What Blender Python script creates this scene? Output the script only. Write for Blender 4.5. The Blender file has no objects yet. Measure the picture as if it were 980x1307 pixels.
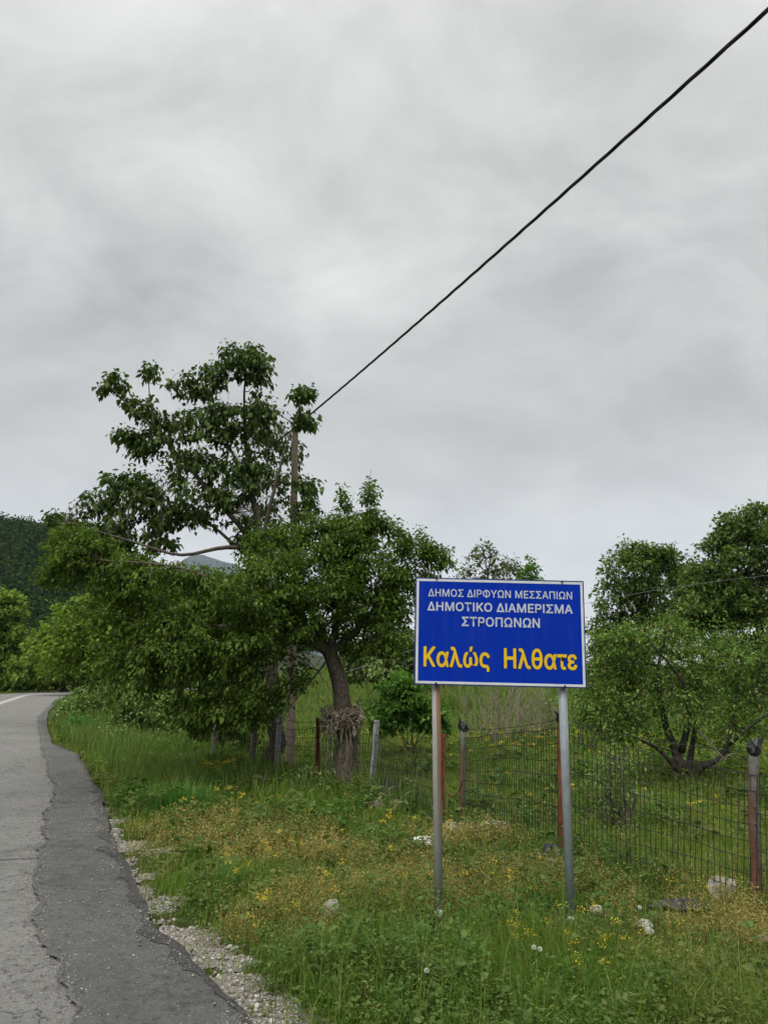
import bpy, math, random
import numpy as np
from mathutils import Vector, Matrix

RNG = np.random.default_rng(7)
random.seed(7)
sc = bpy.context.scene
COL = sc.collection
PI = math.pi

# ------------------------------------------------------------------ camera
EYE = 1.6
FPX = 982.0
PITCH = math.radians(11.9)
cam_d = bpy.data.cameras.new('camera')
cam = bpy.data.objects.new('camera', cam_d)
COL.objects.link(cam)
cam.location = (0, 0, EYE)
cam.rotation_euler = (math.radians(90) + PITCH, 0, 0)
cam_d.sensor_fit = 'VERTICAL'
cam_d.sensor_height = 34.6
cam_d.lens = 34.6 * FPX / 1307.0
cam_d.clip_start = 0.05
cam_d.clip_end = 12000
sc.camera = cam

# ------------------------------------------------------------------ sky
SUN_EL = math.radians(52)
SUN_AZ = math.radians(205)          # compass bearing of the sun (0 = +Y, clockwise): behind the camera, a little left
world = bpy.data.worlds.new('World')
sc.world = world
world.use_nodes = True
wn, wl = world.node_tree.nodes, world.node_tree.links
wn.clear()


def wnode(t, **kw):
    n = wn.new(t)
    for k, v in kw.items():
        setattr(n, k, v)
    return n


def wmath(op, a, b=None, c=None):
    n = wnode('ShaderNodeMath', operation=op)
    for i, v in enumerate((a, b, c)):
        if v is None:
            continue
        if isinstance(v, (int, float)):
            n.inputs[i].default_value = v
        else:
            wl.new(v, n.inputs[i])
    return n.outputs[0]


w_out = wnode('ShaderNodeOutputWorld')
w_bg = wnode('ShaderNodeBackground')
w_bg.inputs['Strength'].default_value = 0.1
sky = wnode('ShaderNodeTexSky', sky_type='NISHITA')
sky.sun_disc = False
sky.sun_elevation = SUN_EL
sky.sun_rotation = SUN_AZ
tc = wnode('ShaderNodeTexCoord')
sep = wnode('ShaderNodeSeparateXYZ')
wl.new(tc.outputs['Generated'], sep.inputs[0])
zc = wmath('MAXIMUM', sep.outputs['Z'], 0.0)
zden = wmath('ADD', zc, 0.55)
cx = wmath('DIVIDE', sep.outputs['X'], zden)
cy = wmath('DIVIDE', sep.outputs['Y'], zden)
comb = wnode('ShaderNodeCombineXYZ')
wl.new(cx, comb.inputs[0])
wl.new(cy, comb.inputs[1])
mp = wnode('ShaderNodeMapping')
mp.inputs['Rotation'].default_value = (0, 0, math.radians(52))
mp.inputs['Scale'].default_value = (1.35, 1.9, 1)
wl.new(comb.outputs[0], mp.inputs['Vector'])
n1 = wnode('ShaderNodeTexNoise')
n1.inputs['Scale'].default_value = 3.4
n1.inputs['Detail'].default_value = 11
n1.inputs['Roughness'].default_value = 0.6
n1.inputs['Distortion'].default_value = 0.35
wl.new(mp.outputs[0], n1.inputs['Vector'])
n2 = wnode('ShaderNodeTexNoise')
n2.inputs['Scale'].default_value = 1.7
n2.inputs['Detail'].default_value = 6
n2.inputs['Distortion'].default_value = 0.3
wl.new(mp.outputs[0], n2.inputs['Vector'])
cl = wmath('ADD', wmath('MULTIPLY', wmath('SUBTRACT', n1.outputs[0], 0.5), 0.95),
           wmath('MULTIPLY', wmath('SUBTRACT', n2.outputs[0], 0.5), 0.6))
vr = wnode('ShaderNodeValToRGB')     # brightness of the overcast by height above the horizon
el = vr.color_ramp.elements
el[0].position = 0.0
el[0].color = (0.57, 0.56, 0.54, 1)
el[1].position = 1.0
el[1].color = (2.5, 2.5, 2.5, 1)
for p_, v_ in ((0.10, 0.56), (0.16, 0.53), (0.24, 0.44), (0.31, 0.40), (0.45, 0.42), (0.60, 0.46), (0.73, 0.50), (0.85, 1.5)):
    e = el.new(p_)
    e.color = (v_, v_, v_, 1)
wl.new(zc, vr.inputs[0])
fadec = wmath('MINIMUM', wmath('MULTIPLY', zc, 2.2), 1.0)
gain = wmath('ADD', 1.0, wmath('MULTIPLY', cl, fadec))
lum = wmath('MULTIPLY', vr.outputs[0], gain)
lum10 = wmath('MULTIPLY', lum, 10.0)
tint = wnode('ShaderNodeMix', data_type='RGBA', blend_type='MULTIPLY')
tint.inputs['Factor'].default_value = 1.0
wl.new(lum10, tint.inputs['A'])
tint.inputs['B'].default_value = (1.005, 1.005, 0.962, 1)
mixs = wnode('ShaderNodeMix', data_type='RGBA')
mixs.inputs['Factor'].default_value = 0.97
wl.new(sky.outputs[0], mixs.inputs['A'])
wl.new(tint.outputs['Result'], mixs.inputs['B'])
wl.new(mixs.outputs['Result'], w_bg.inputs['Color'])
wl.new(w_bg.outputs[0], w_out.inputs[0])

sun_d = bpy.data.lights.new('sun', 'SUN')
sun_d.energy = 1.5
sun_d.angle = math.radians(25)
sun_d.color = (1.0, 0.97, 0.92)
sun = bpy.data.objects.new('sun', sun_d)
COL.objects.link(sun)
sdir = Vector((math.sin(SUN_AZ) * math.cos(SUN_EL), math.cos(SUN_AZ) * math.cos(SUN_EL), math.sin(SUN_EL)))
sun.rotation_euler = sdir.to_track_quat('Z', 'Y').to_euler()

vs = sc.view_settings
vs.view_transform = 'Standard'
vs.look = 'None'
vs.exposure = 0.6
vs.gamma = 1.0
vs.use_curve_mapping = False
sc.cycles.max_bounces = 6
sc.cycles.diffuse_bounces = 3
sc.cycles.transmission_bounces = 4
sc.cycles.transparent_max_bounces = 4
sc.cycles.caustics_reflective = False
sc.cycles.caustics_refractive = False


# ------------------------------------------------------------------ picture -> place
def ray(px, py):
    u, v = (px - 490.0) / FPX, (653.5 - py) / FPX
    return np.array([u, math.cos(PITCH) - v * math.sin(PITCH), math.sin(PITCH) + v * math.cos(PITCH)])


def at(px, py, Y):
    d = ray(px, py)
    return np.array([0, 0, EYE]) + d * (Y / d[1])


# ------------------------------------------------------------------ noise
def vnoise(x, y, seed=0):
    x = np.asarray(x, float)
    y = np.asarray(y, float)
    xi, yi = np.floor(x).astype(np.int64), np.floor(y).astype(np.int64)
    xf, yf = x - xi, y - yi
    xf, yf = xf * xf * (3 - 2 * xf), yf * yf * (3 - 2 * yf)

    def hsh(a, b):
        n = (a * 374761393 + b * 668265263 + seed * 1442695041) & 0xffffffff
        n = ((n ^ (n >> 13)) * 1274126177) & 0xffffffff
        return ((n ^ (n >> 16)) & 0xffff) / 65535.0
    a, b, c, d = hsh(xi, yi), hsh(xi + 1, yi), hsh(xi, yi + 1), hsh(xi + 1, yi + 1)
    return (a * (1 - xf) + b * xf) * (1 - yf) + (c * (1 - xf) + d * xf) * yf


def fbm(x, y, seed=0, o=4):
    s, a, t = 0, 0.5, 0
    for i in range(o):
        s = s + a * vnoise(np.asarray(x) * 2 ** i, np.asarray(y) * 2 ** i, seed + i)
        t += a
        a *= 0.5
    return s / t


def sstep(a, b, x):
    t = np.clip((np.asarray(x, float) - a) / (b - a), 0, 1)
    return t * t * (3 - 2 * t)


# ------------------------------------------------------------------ road line (right edge of the asphalt) and terrain
def flat(px, py):
    d = ray(px, py)
    t = -EYE / d[2]
    return (d[0] * t, d[1] * t)


EDGE_PX = [(330, 1307), (245, 1230), (172, 1140), (143, 1060), (122, 1000), (97, 962), (66, 949), (60, 928), (62, 908), (88, 886.5)]
EDGE = [(2.2, -1.0), (0.35, 2.2)] + [flat(*p) for p in EDGE_PX] + [(-25.0, 76.0), (-17.0, 86.0), (-5.0, 93.0), (20.0, 97.0)]
EDGE = np.array(EDGE)


def densify(P, step):
    out = [P[0]]
    for a, b in zip(P[:-1], P[1:]):
        n = max(1, int(np.linalg.norm(b - a) / step))
        for i in range(1, n + 1):
            out.append(a + (b - a) * i / n)
    return np.array(out)


def road_dist(x, y):
    """signed distance to the right edge of the road: positive on the verge side"""
    x, y = np.asarray(x, float), np.asarray(y, float)
    best = np.full(x.shape, 1e9)
    sgn = np.ones(x.shape)
    for a, b in zip(EDGE[:-1], EDGE[1:]):
        d = b - a
        L2 = d @ d
        t = np.clip(((x - a[0]) * d[0] + (y - a[1]) * d[1]) / L2, 0, 1)
        qx, qy = x - a[0] - t * d[0], y - a[1] - t * d[1]
        D = np.hypot(qx, qy)
        cr = d[0] * qy - d[1] * qx
        m = D < best - 1e-9
        best = np.where(m, D, best)
        sgn = np.where(m, np.where(cr > 0, -1.0, 1.0), sgn)
    return best * sgn


def height(x, y):
    x, y = np.asarray(x, float), np.asarray(y, float)
    d = road_dist(x, y)
    r = np.hypot(x, y)
    off = sstep(0.05, 1.2, d) + sstep(6.3, 8, -d)
    near = (fbm(x * 0.9, y * 0.9, 3, 3) - 0.5) * 0.16 + (fbm(x * 4, y * 4, 9, 2) - 0.5) * 0.05
    h = -0.05 + off * (near * (1 - sstep(60, 200, r)) + 0.03)
    h = h + sstep(2.5, 12, d) * sstep(21, 60, y - 0.15 * x) * 1.9 * sstep(-16, -2, x)
    h = h + sstep(120, 420, r) * 4.0 * (fbm(x * 0.006, y * 0.006, 21, 3) - 0.3)
    return h


def ground(px, py):
    d = ray(px, py)
    t = -EYE / min(d[2], -0.012)
    for _ in range(12):
        p = d * t
        hz = float(height(p[0], p[1]))
        t = (hz - EYE) / min(d[2], -0.012)
    return np.array([d[0] * t, d[1] * t, hz])


def hz(x, y):
    return float(height(x, y))


# ------------------------------------------------------------------ mesh building
class MB:
    def __init__(self):
        self.v, self.f, self.n = [], [], 0

    def add(self, verts, *faces):
        verts = np.asarray(verts, float).reshape(-1, 3)
        for f in faces:
            f = np.asarray(f, np.int64)
            if len(f):
                self.f.append(f + self.n)
        self.v.append(verts)
        self.n += len(verts)

    def build(self, name, mat, parent=None, smooth=False, loc=None):
        V = np.concatenate(self.v) if self.v else np.zeros((0, 3))
        if loc is not None:
            V = V - np.asarray(loc)
        me = bpy.data.meshes.new(name)
        me.vertices.add(len(V))
        me.vertices.foreach_set('co', V.astype(np.float32).ravel())
        loops = np.concatenate([f.ravel() for f in self.f])
        sizes = np.concatenate([np.full(len(f), f.shape[1]) for f in self.f])
        starts = np.concatenate([[0], np.cumsum(sizes)[:-1]])
        me.loops.add(len(loops))
        me.loops.foreach_set('vertex_index', loops.astype(np.int32))
        me.polygons.add(len(sizes))
        me.polygons.foreach_set('loop_start', starts.astype(np.int32))
        me.polygons.foreach_set('loop_total', sizes.astype(np.int32))
        me.polygons.foreach_set('use_smooth', np.full(len(sizes), bool(smooth or len(sizes) > 6000)))
        me.update(calc_edges=True)
        if mat:
            me.materials.append(mat)
        o = bpy.data.objects.new(name, me)
        COL.objects.link(o)
        if parent is not None:
            o.parent = parent
        if loc is not None and parent is None:
            o.location = loc
        return o

    # shapes ------------------------------------------------------
    def tube(self, pts, rad, sides=6, caps=True):
        pts = np.asarray(pts, float)
        n = len(pts)
        rad = np.broadcast_to(np.asarray(rad, float), (n,))
        tan = np.gradient(pts, axis=0)
        tan /= np.linalg.norm(tan, axis=1, keepdims=True) + 1e-9
        up = np.array([0.0, 0, 1]) if abs(tan[0][2]) < 0.9 else np.array([1.0, 0, 0])
        V = []
        ang = np.linspace(0, 2 * PI, sides, endpoint=False)
        s = np.cross(up, tan[0])
        s /= np.linalg.norm(s)
        for i in range(n):
            s = s - tan[i] * (s @ tan[i])
            s /= np.linalg.norm(s) + 1e-9
            b = np.cross(tan[i], s)
            V.append(pts[i] + rad[i] * (np.cos(ang)[:, None] * s + np.sin(ang)[:, None] * b))
        V = np.concatenate(V)
        F = []
        for i in range(n - 1):
            for k in range(sides):
                k2 = (k + 1) % sides
                F.append((i * sides + k, i * sides + k2, (i + 1) * sides + k2, (i + 1) * sides + k))
        fs = [np.array(F)]
        if caps:
            fs.append(np.array([list(range(sides))[::-1], [(n - 1) * sides + k for k in range(sides)]]))
        self.add(V, *fs)

    def box(self, c, half, rot=None):
        c = np.asarray(c, float)
        h = np.asarray(half, float)
        V = np.array([(x, y, z) for x in (-1, 1) for y in (-1, 1) for z in (-1, 1)], float) * h
        if rot is not None:
            V = V @ np.asarray(rot).T
        F = [(0, 1, 3, 2), (4, 6, 7, 5), (0, 4, 5, 1), (2, 3, 7, 6), (0, 2, 6, 4), (1, 5, 7, 3)]
        self.add(V + c, np.array(F))

    def rock(self, c, r, seed=0, sub=2, squash=(1, 1, .7)):
        import bmesh
        bm = bmesh.new()
        bmesh.ops.create_icosphere(bm, subdivisions=sub, radius=1)
        V = np.array([v.co for v in bm.verts])
        F = np.array([[v.index for v in f.verts] for f in bm.faces])
        bm.free()
        rg = np.random.default_rng(seed)
        for _ in range(9):                      # planes that cut facets
            n = rg.normal(size=3)
            n /= np.linalg.norm(n)
            d = rg.uniform(.55, .9)
            k = np.maximum(V @ n - d, 0)
            V = V - k[:, None] * n * .9
        V = V * np.asarray(squash) * r + rg.normal(size=V.shape) * r * .008
        self.add(V + np.asarray(c), F)


def leaves(mb, P, A, N, L, W, fold=0.25, droop=0.0):
    """P base points, A axis (unit), N normal-ish; folded pointed leaves of 6 verts"""
    n = len(P)
    A = A / (np.linalg.norm(A, axis=1, keepdims=True) + 1e-9)
    S = np.cross(A, N)
    S /= np.linalg.norm(S, axis=1, keepdims=True) + 1e-9
    U = np.cross(S, A)
    L = np.broadcast_to(L, (n,))[:, None]
    W = np.broadcast_to(W, (n,))[:, None]
    f = fold * W
    D = np.array([0, 0, -1.0])
    base = P
    tip = P + A * L + D * droop * L
    l1 = P + A * L * .28 + S * W * .5 + U * f
    r1 = P + A * L * .28 - S * W * .5 + U * f
    l2 = P + A * L * .68 + S * W * .36 + U * f * .8 + D * droop * L * .45
    r2 = P + A * L * .68 - S * W * .36 + U * f * .8 + D * droop * L * .45
    V = np.stack([base, r1, r2, tip, l2, l1], 1).reshape(-1, 3)
    i = np.arange(n)[:, None] * 6
    mb.add(V, np.concatenate([i + np.array([[0, 1, 2, 3]]), i + np.array([[0, 3, 4, 5]])]))


def blades(mb, P, az, lean, L, W, curl=0.5):
    n = len(P)
    d = np.stack([np.cos(az), np.sin(az), np.zeros(n)], 1)
    s = np.stack([-np.sin(az), np.cos(az), np.zeros(n)], 1)
    up = np.array([0, 0, 1.0])
    L = L[:, None]
    W = W[:, None]
    l = lean[:, None]
    m = P + up * L * .55 * np.cos(l) + d * L * .55 * np.sin(l)
    l2 = l + curl * (0.4 + l)
    t = m + up * L * .45 * np.cos(l2) + d * L * .45 * np.sin(l2)
    V = np.stack([P - s * W * .5, P + s * W * .5, m + s * W * .42, m - s * W * .42, t], 1).reshape(-1, 3)
    i = np.arange(n)[:, None] * 5
    mb.add(V, i + np.array([[0, 1, 2, 3]]), i + np.array([[3, 2, 4]]))


# ------------------------------------------------------------------ materials
def new_mat(name):
    m = bpy.data.materials.new(name)
    m.use_nodes = True
    nt = m.node_tree
    return m, nt, nt.nodes['Principled BSDF']


def nd(nt, t, **kw):
    n = nt.nodes.new(t)
    for k, v in kw.items():
        if k.startswith('i_'):
            n.inputs[k[2:].replace('_', ' ')].default_value = v
        else:
            setattr(n, k, v)
    return n


def ramp(nt, fac, stops):
    r = nt.nodes.new('ShaderNodeValToRGB')
    e = r.color_ramp.elements
    while len(e) < len(stops):
        e.new(0.5)
    for k, (p, c) in enumerate(stops):
        e[k].position = p
        e[k].color = (*c, 1)
    nt.links.new(fac, r.inputs[0])
    return r.outputs[0]


def mixc(nt, fac, a, b, mode='MIX'):
    m = nt.nodes.new('ShaderNodeMix')
    m.data_type = 'RGBA'
    m.blend_type = mode
    for s, v in (('Factor', fac), ('A', a), ('B', b)):
        if isinstance(v, (int, float)):
            m.inputs[s].default_value = v
        elif isinstance(v, tuple):
            m.inputs[s].default_value = (*v, 1)
        else:
            nt.links.new(v, m.inputs[s])
    return m.outputs['Result']


def noise(nt, scale, detail=4, rough=.55, obj=True, dist=0):
    t = nd(nt, 'ShaderNodeTexCoord')
    n = nd(nt, 'ShaderNodeTexNoise')
    n.inputs['Scale'].default_value = scale
    n.inputs['Detail'].default_value = detail
    n.inputs['Roughness'].default_value = rough
    n.inputs['Distortion'].default_value = dist
    nt.links.new(t.outputs['Object'], n.inputs['Vector'])
    return n.outputs[0]


def bump(nt, b, h, strength=.4, dist=.02):
    n = nd(nt, 'ShaderNodeBump')
    n.inputs['Strength'].default_value = strength
    n.inputs['Distance'].default_value = dist
    nt.links.new(h, n.inputs['Height'])
    nt.links.new(n.outputs[0], b.inputs['Normal'])


def leaf_mat(name, cols, trans=.35, patch=None, patch_scale=1.0, rough=.6, spec=.14):
    """cols: list of colours picked per leaf; patch: second list that takes over in patches of ground"""
    m, nt, b = new_mat(name)
    g = nd(nt, 'ShaderNodeNewGeometry')
    k = len(cols)
    c = ramp(nt, g.outputs['Random Per Island'], [((i + .0) / max(1, k - 1), c_) for i, c_ in enumerate(cols)])
    if patch:
        k = len(patch)
        c2 = ramp(nt, g.outputs['Random Per Island'], [(i / max(1, k - 1), c_) for i, c_ in enumerate(patch)])
        f = ramp(nt, noise(nt, patch_scale, 3), [(.42, (0, 0, 0)), (.6, (1, 1, 1))])
        c = mixc(nt, f, c, c2)
    nt.links.new(c, b.inputs['Base Color'])
    b.inputs['Roughness'].default_value = rough
    b.inputs['Specular IOR Level'].default_value = spec
    if trans:
        t = nd(nt, 'ShaderNodeBsdfTranslucent')
        tcol = mixc(nt, 1.0, c, (1.0, 1.15, .55), 'MULTIPLY')
        nt.links.new(tcol, t.inputs['Color'])
        mx = nd(nt, 'ShaderNodeMixShader')
        mx.inputs[0].default_value = trans
        nt.links.new(b.outputs[0], mx.inputs[1])
        nt.links.new(t.outputs[0], mx.inputs[2])
        nt.links.new(mx.outputs[0], nt.nodes['Material Output'].inputs[0])
    return m


def plain(name, col, rough=.6, metal=0, var=.25, scale=8, bmp=0, col2=None, spec=.3, stops=(.35, .65)):
    m, nt, b = new_mat(name)
    n = noise(nt, scale, 6)
    c2 = col2 or tuple(max(0, c * (1 - var)) for c in col)
    c = ramp(nt, n, [(stops[0], c2), (stops[1], col)])
    nt.links.new(c, b.inputs['Base Color'])
    b.inputs['Roughness'].default_value = rough
    b.inputs['Metallic'].default_value = metal
    b.inputs['Specular IOR Level'].default_value = spec
    if bmp:
        bump(nt, b, n, .6, bmp)
    return m


M = {}
M['leaf_tall'] = leaf_mat('leaf_tall', [(0.028, 0.049, 0.012), (0.049, 0.084, 0.018), (0.086, 0.136, 0.029), (0.131, 0.179, 0.047)], .3)
M['leaf_dense'] = leaf_mat('leaf_dense', [(0.047, 0.086, 0.013), (0.070, 0.125, 0.018), (0.102, 0.164, 0.025), (0.171, 0.224, 0.043)], .38)
M['leaf_lime'] = leaf_mat('leaf_lime', [(0.075, 0.122, 0.016), (0.127, 0.194, 0.026), (0.178, 0.257, 0.039), (0.238, 0.300, 0.065)], .4)
M['leaf_olive'] = leaf_mat('leaf_olive', [(0.043, 0.088, 0.016), (0.077, 0.153, 0.026), (0.125, 0.217, 0.039), (0.233, 0.335, 0.088), (0.202, 0.178, 0.044)], .32)
M['leaf_back'] = leaf_mat('leaf_back', [(0.051, 0.085, 0.020), (0.081, 0.134, 0.031), (0.125, 0.186, 0.043), (0.181, 0.242, 0.065)], .3)
M['leaf_pale'] = leaf_mat('leaf_pale', [(0.065, 0.091, 0.036), (0.104, 0.130, 0.054), (0.156, 0.182, 0.084)], .3)
M['leaf_bright'] = leaf_mat('leaf_bright', [(0.048, 0.120, 0.018), (0.072, 0.168, 0.022), (0.108, 0.216, 0.039), (0.156, 0.264, 0.066)], .38)
M['leaf_hedge'] = leaf_mat('leaf_hedge', [(0.064, 0.112, 0.028), (0.112, 0.177, 0.040), (0.167, 0.243, 0.063), (0.315, 0.373, 0.173)], .3)
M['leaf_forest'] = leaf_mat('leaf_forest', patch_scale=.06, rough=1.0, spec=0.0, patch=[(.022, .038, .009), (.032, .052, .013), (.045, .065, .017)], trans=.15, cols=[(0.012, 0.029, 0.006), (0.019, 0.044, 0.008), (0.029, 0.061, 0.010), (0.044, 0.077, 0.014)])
M['leaf_tuft'] = leaf_mat('leaf_tuft', [(0.051, 0.136, 0.026), (0.076, 0.184, 0.039), (0.119, 0.240, 0.052)], .35)
M['bark'] = plain('bark', (.13, .105, .08), .9, 0, .5, 22, .02, (.05, .04, .032))
M['bark_dark'] = plain('bark_dark', (.06, .05, .04), .9, 0, .5, 18, .02, (.022, .018, .015))
M['twig_pale'] = plain('twig_pale', (.26, .22, .17), .9, 0, .4, 15)
M['pole_wood'] = plain('pole_wood', (.22, .17, .13), .9, 0, .4, 12, .01, (.13, .10, .08))


# ------------------------------------------------------------------ tagging
def tag(o, label=None, cat=None, group=None, kind=None):
    if label:
        o['label'] = label
    if cat:
        o['category'] = cat
    if group:
        o['group'] = group
    if kind:
        o['kind'] = kind
    return o


def thing(name, loc, label, cat, group=None):
    o = bpy.data.objects.new(name, None)
    o.empty_display_size = .2
    COL.objects.link(o)
    o.location = tuple(loc)
    return tag(o, label, cat, group)


def part(mb, name, mat, root, smooth=False):
    """a mesh given in world coordinates becomes a child of root (Empty without rotation)"""
    o = root
    loc = np.zeros(3)
    while o is not None:
        loc = loc + np.array(o.location)
        o = o.parent
    mb.v = [v - loc for v in mb.v]
    return mb.build(name, mat, root, smooth)


# ================================================================== TERRAIN, ROAD
def build_ground():
    rr = np.concatenate([[0.0], np.arange(.6, 14, .11), np.geomspace(14, 6000, 120)])
    na = 540
    an = np.linspace(0, 2 * PI, na, endpoint=False)
    R, A = np.meshgrid(rr[1:], an, indexing='ij')
    X, Y = R * np.sin(A), R * np.cos(A)
    Z = height(X, Y)
    V = np.stack([X, Y, Z], -1).reshape(-1, 3)
    V = np.concatenate([[[0, 0, hz(0, 0)]], V])
    nr = len(rr) - 1
    i, j = np.meshgrid(np.arange(nr - 1), np.arange(na), indexing='ij')
    a = 1 + i * na + j
    b = 1 + i * na + (j + 1) % na
    Q = np.stack([a, b, b + na, a + na], -1).reshape(-1, 4)[:, ::-1]
    jj = np.arange(na)
    T = np.stack([np.zeros(na, int), 1 + jj, 1 + (jj + 1) % na], -1)[:, ::-1]
    mb = MB()
    mb.add(V, Q, T)
    m, nt, bs = new_mat('soil_and_turf')
    n_big = noise(nt, .35, 4)
    n_mid = noise(nt, 2.2, 6)
    n_fine = noise(nt, 40, 6, .7)
    c1 = ramp(nt, n_mid, [(.35, (.028, .04, .012)), (.52, (.055, .065, .02)), (.68, (.12, .10, .045))])
    c2 = ramp(nt, n_big, [(.35, (.05, .075, .018)), (.65, (.09, .10, .032))])
    c = mixc(nt, .5, c1, c2)
    c = mixc(nt, .5, c, ramp(nt, n_fine, [(.3, (.3, .3, .3)), (.7, (1, 1, 1))]), 'MULTIPLY')
    nt.links.new(c, bs.inputs['Base Color'])
    bs.inputs['Roughness'].default_value = 1
    bs.inputs['Specular IOR Level'].default_value = .05
    bump(nt, bs, n_fine, .8, .03)
    o = mb.build('ground', m, smooth=True)
    tag(o, kind='structure')


def strip(name, Lp, Rp, z, mat, nx=8):
    """sheet between two matching polylines"""
    mb = MB()
    n = len(Lp)
    t = np.linspace(0, 1, nx + 1)
    V = Lp[:, None, :] * (1 - t)[None, :, None] + Rp[:, None, :] * t[None, :, None]
    V = np.concatenate([V, np.full(V.shape[:2] + (1,), z)], -1).reshape(-1, 3)
    i, j = np.meshgrid(np.arange(n - 1), np.arange(nx), indexing='ij')
    a = i * (nx + 1) + j
    Q = np.stack([a, a + 1, a + nx + 2, a + nx + 1], -1).reshape(-1, 4)
    mb.add(V, Q)
    o = mb.build(name, mat, smooth=True)
    return tag(o, kind='structure')


def asphalt(name, lo, hi, worn, fine=170, pits=.8, cracks=.8):
    m, nt, b = new_mat(name)
    big = noise(nt, .7, 5)
    mid = noise(nt, 6, 6, .65)
    agg = noise(nt, fine, 4, .75)
    c = ramp(nt, agg, [(.32, lo), (.55, hi), (.72, tuple(min(1, x * 1.5) for x in hi))])
    c = mixc(nt, .75, c, ramp(nt, mid, [(.28, (.5, .5, .5)), (.72, (1.2, 1.2, 1.2))]), 'MULTIPLY')
    c = mixc(nt, ramp(nt, big, [(.4, (0, 0, 0)), (.7, (.6, .6, .6))]), c, worn)
    # pale grit
    vt = nd(nt, 'ShaderNodeTexVoronoi')
    vt.inputs['Scale'].default_value = 150
    t = nd(nt, 'ShaderNodeTexCoord')
    nt.links.new(t.outputs['Object'], vt.inputs['Vector'])
    vsep = nd(nt, 'ShaderNodeSeparateColor')
    nt.links.new(vt.outputs['Color'], vsep.inputs[0])
    grit = ramp(nt, vsep.outputs[0], [(.93, (0, 0, 0)), (.97, (.8, .8, .8))])
    c = mixc(nt, grit, c, tuple(min(1, x * 2.0) for x in hi))
    ck = nd(nt, 'ShaderNodeTexVoronoi', feature='DISTANCE_TO_EDGE')
    ck.inputs['Scale'].default_value = 1.1
    wv = nd(nt, 'ShaderNodeVectorMath', operation='MULTIPLY_ADD')
    nw = nd(nt, 'ShaderNodeTexNoise')
    nw.inputs['Scale'].default_value = 3.0
    nw.inputs['Detail'].default_value = 6
    nt.links.new(t.outputs['Object'], nw.inputs['Vector'])
    nt.links.new(nw.outputs['Color'], wv.inputs[0])
    wv.inputs[1].default_value = (.7, .7, .7)
    nt.links.new(t.outputs['Object'], wv.inputs[2])
    nt.links.new(wv.outputs[0], ck.inputs['Vector'])
    crack = ramp(nt, ck.outputs[0], [(.004, (cracks, cracks, cracks)), (.012, (0, 0, 0))])
    where = ramp(nt, noise(nt, .9, 3), [(.42, (0, 0, 0)), (.55, (1, 1, 1))])
    c = mixc(nt, mixc(nt, 1.0, crack, where, 'MULTIPLY'), c, (.03, .03, .028))
    stain = noise(nt, 1.7, 7, .7, dist=.8)
    c = mixc(nt, ramp(nt, stain, [(.56, (0, 0, 0)), (.72, (.55, .55, .55))]), c, tuple(x * .7 for x in lo))
    pit = noise(nt, 22, 7, .72, dist=.4)
    c = mixc(nt, ramp(nt, pit, [(.38, (pits, pits, pits)), (.46, (0, 0, 0))]), c, tuple(x * .45 for x in lo))
    nt.links.new(c, b.inputs['Base Color'])
    b.inputs['Roughness'].default_value = .9
    b.inputs['Specular IOR Level'].default_value = .2
    bump(nt, b, agg, .9, .012)
    return m


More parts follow.
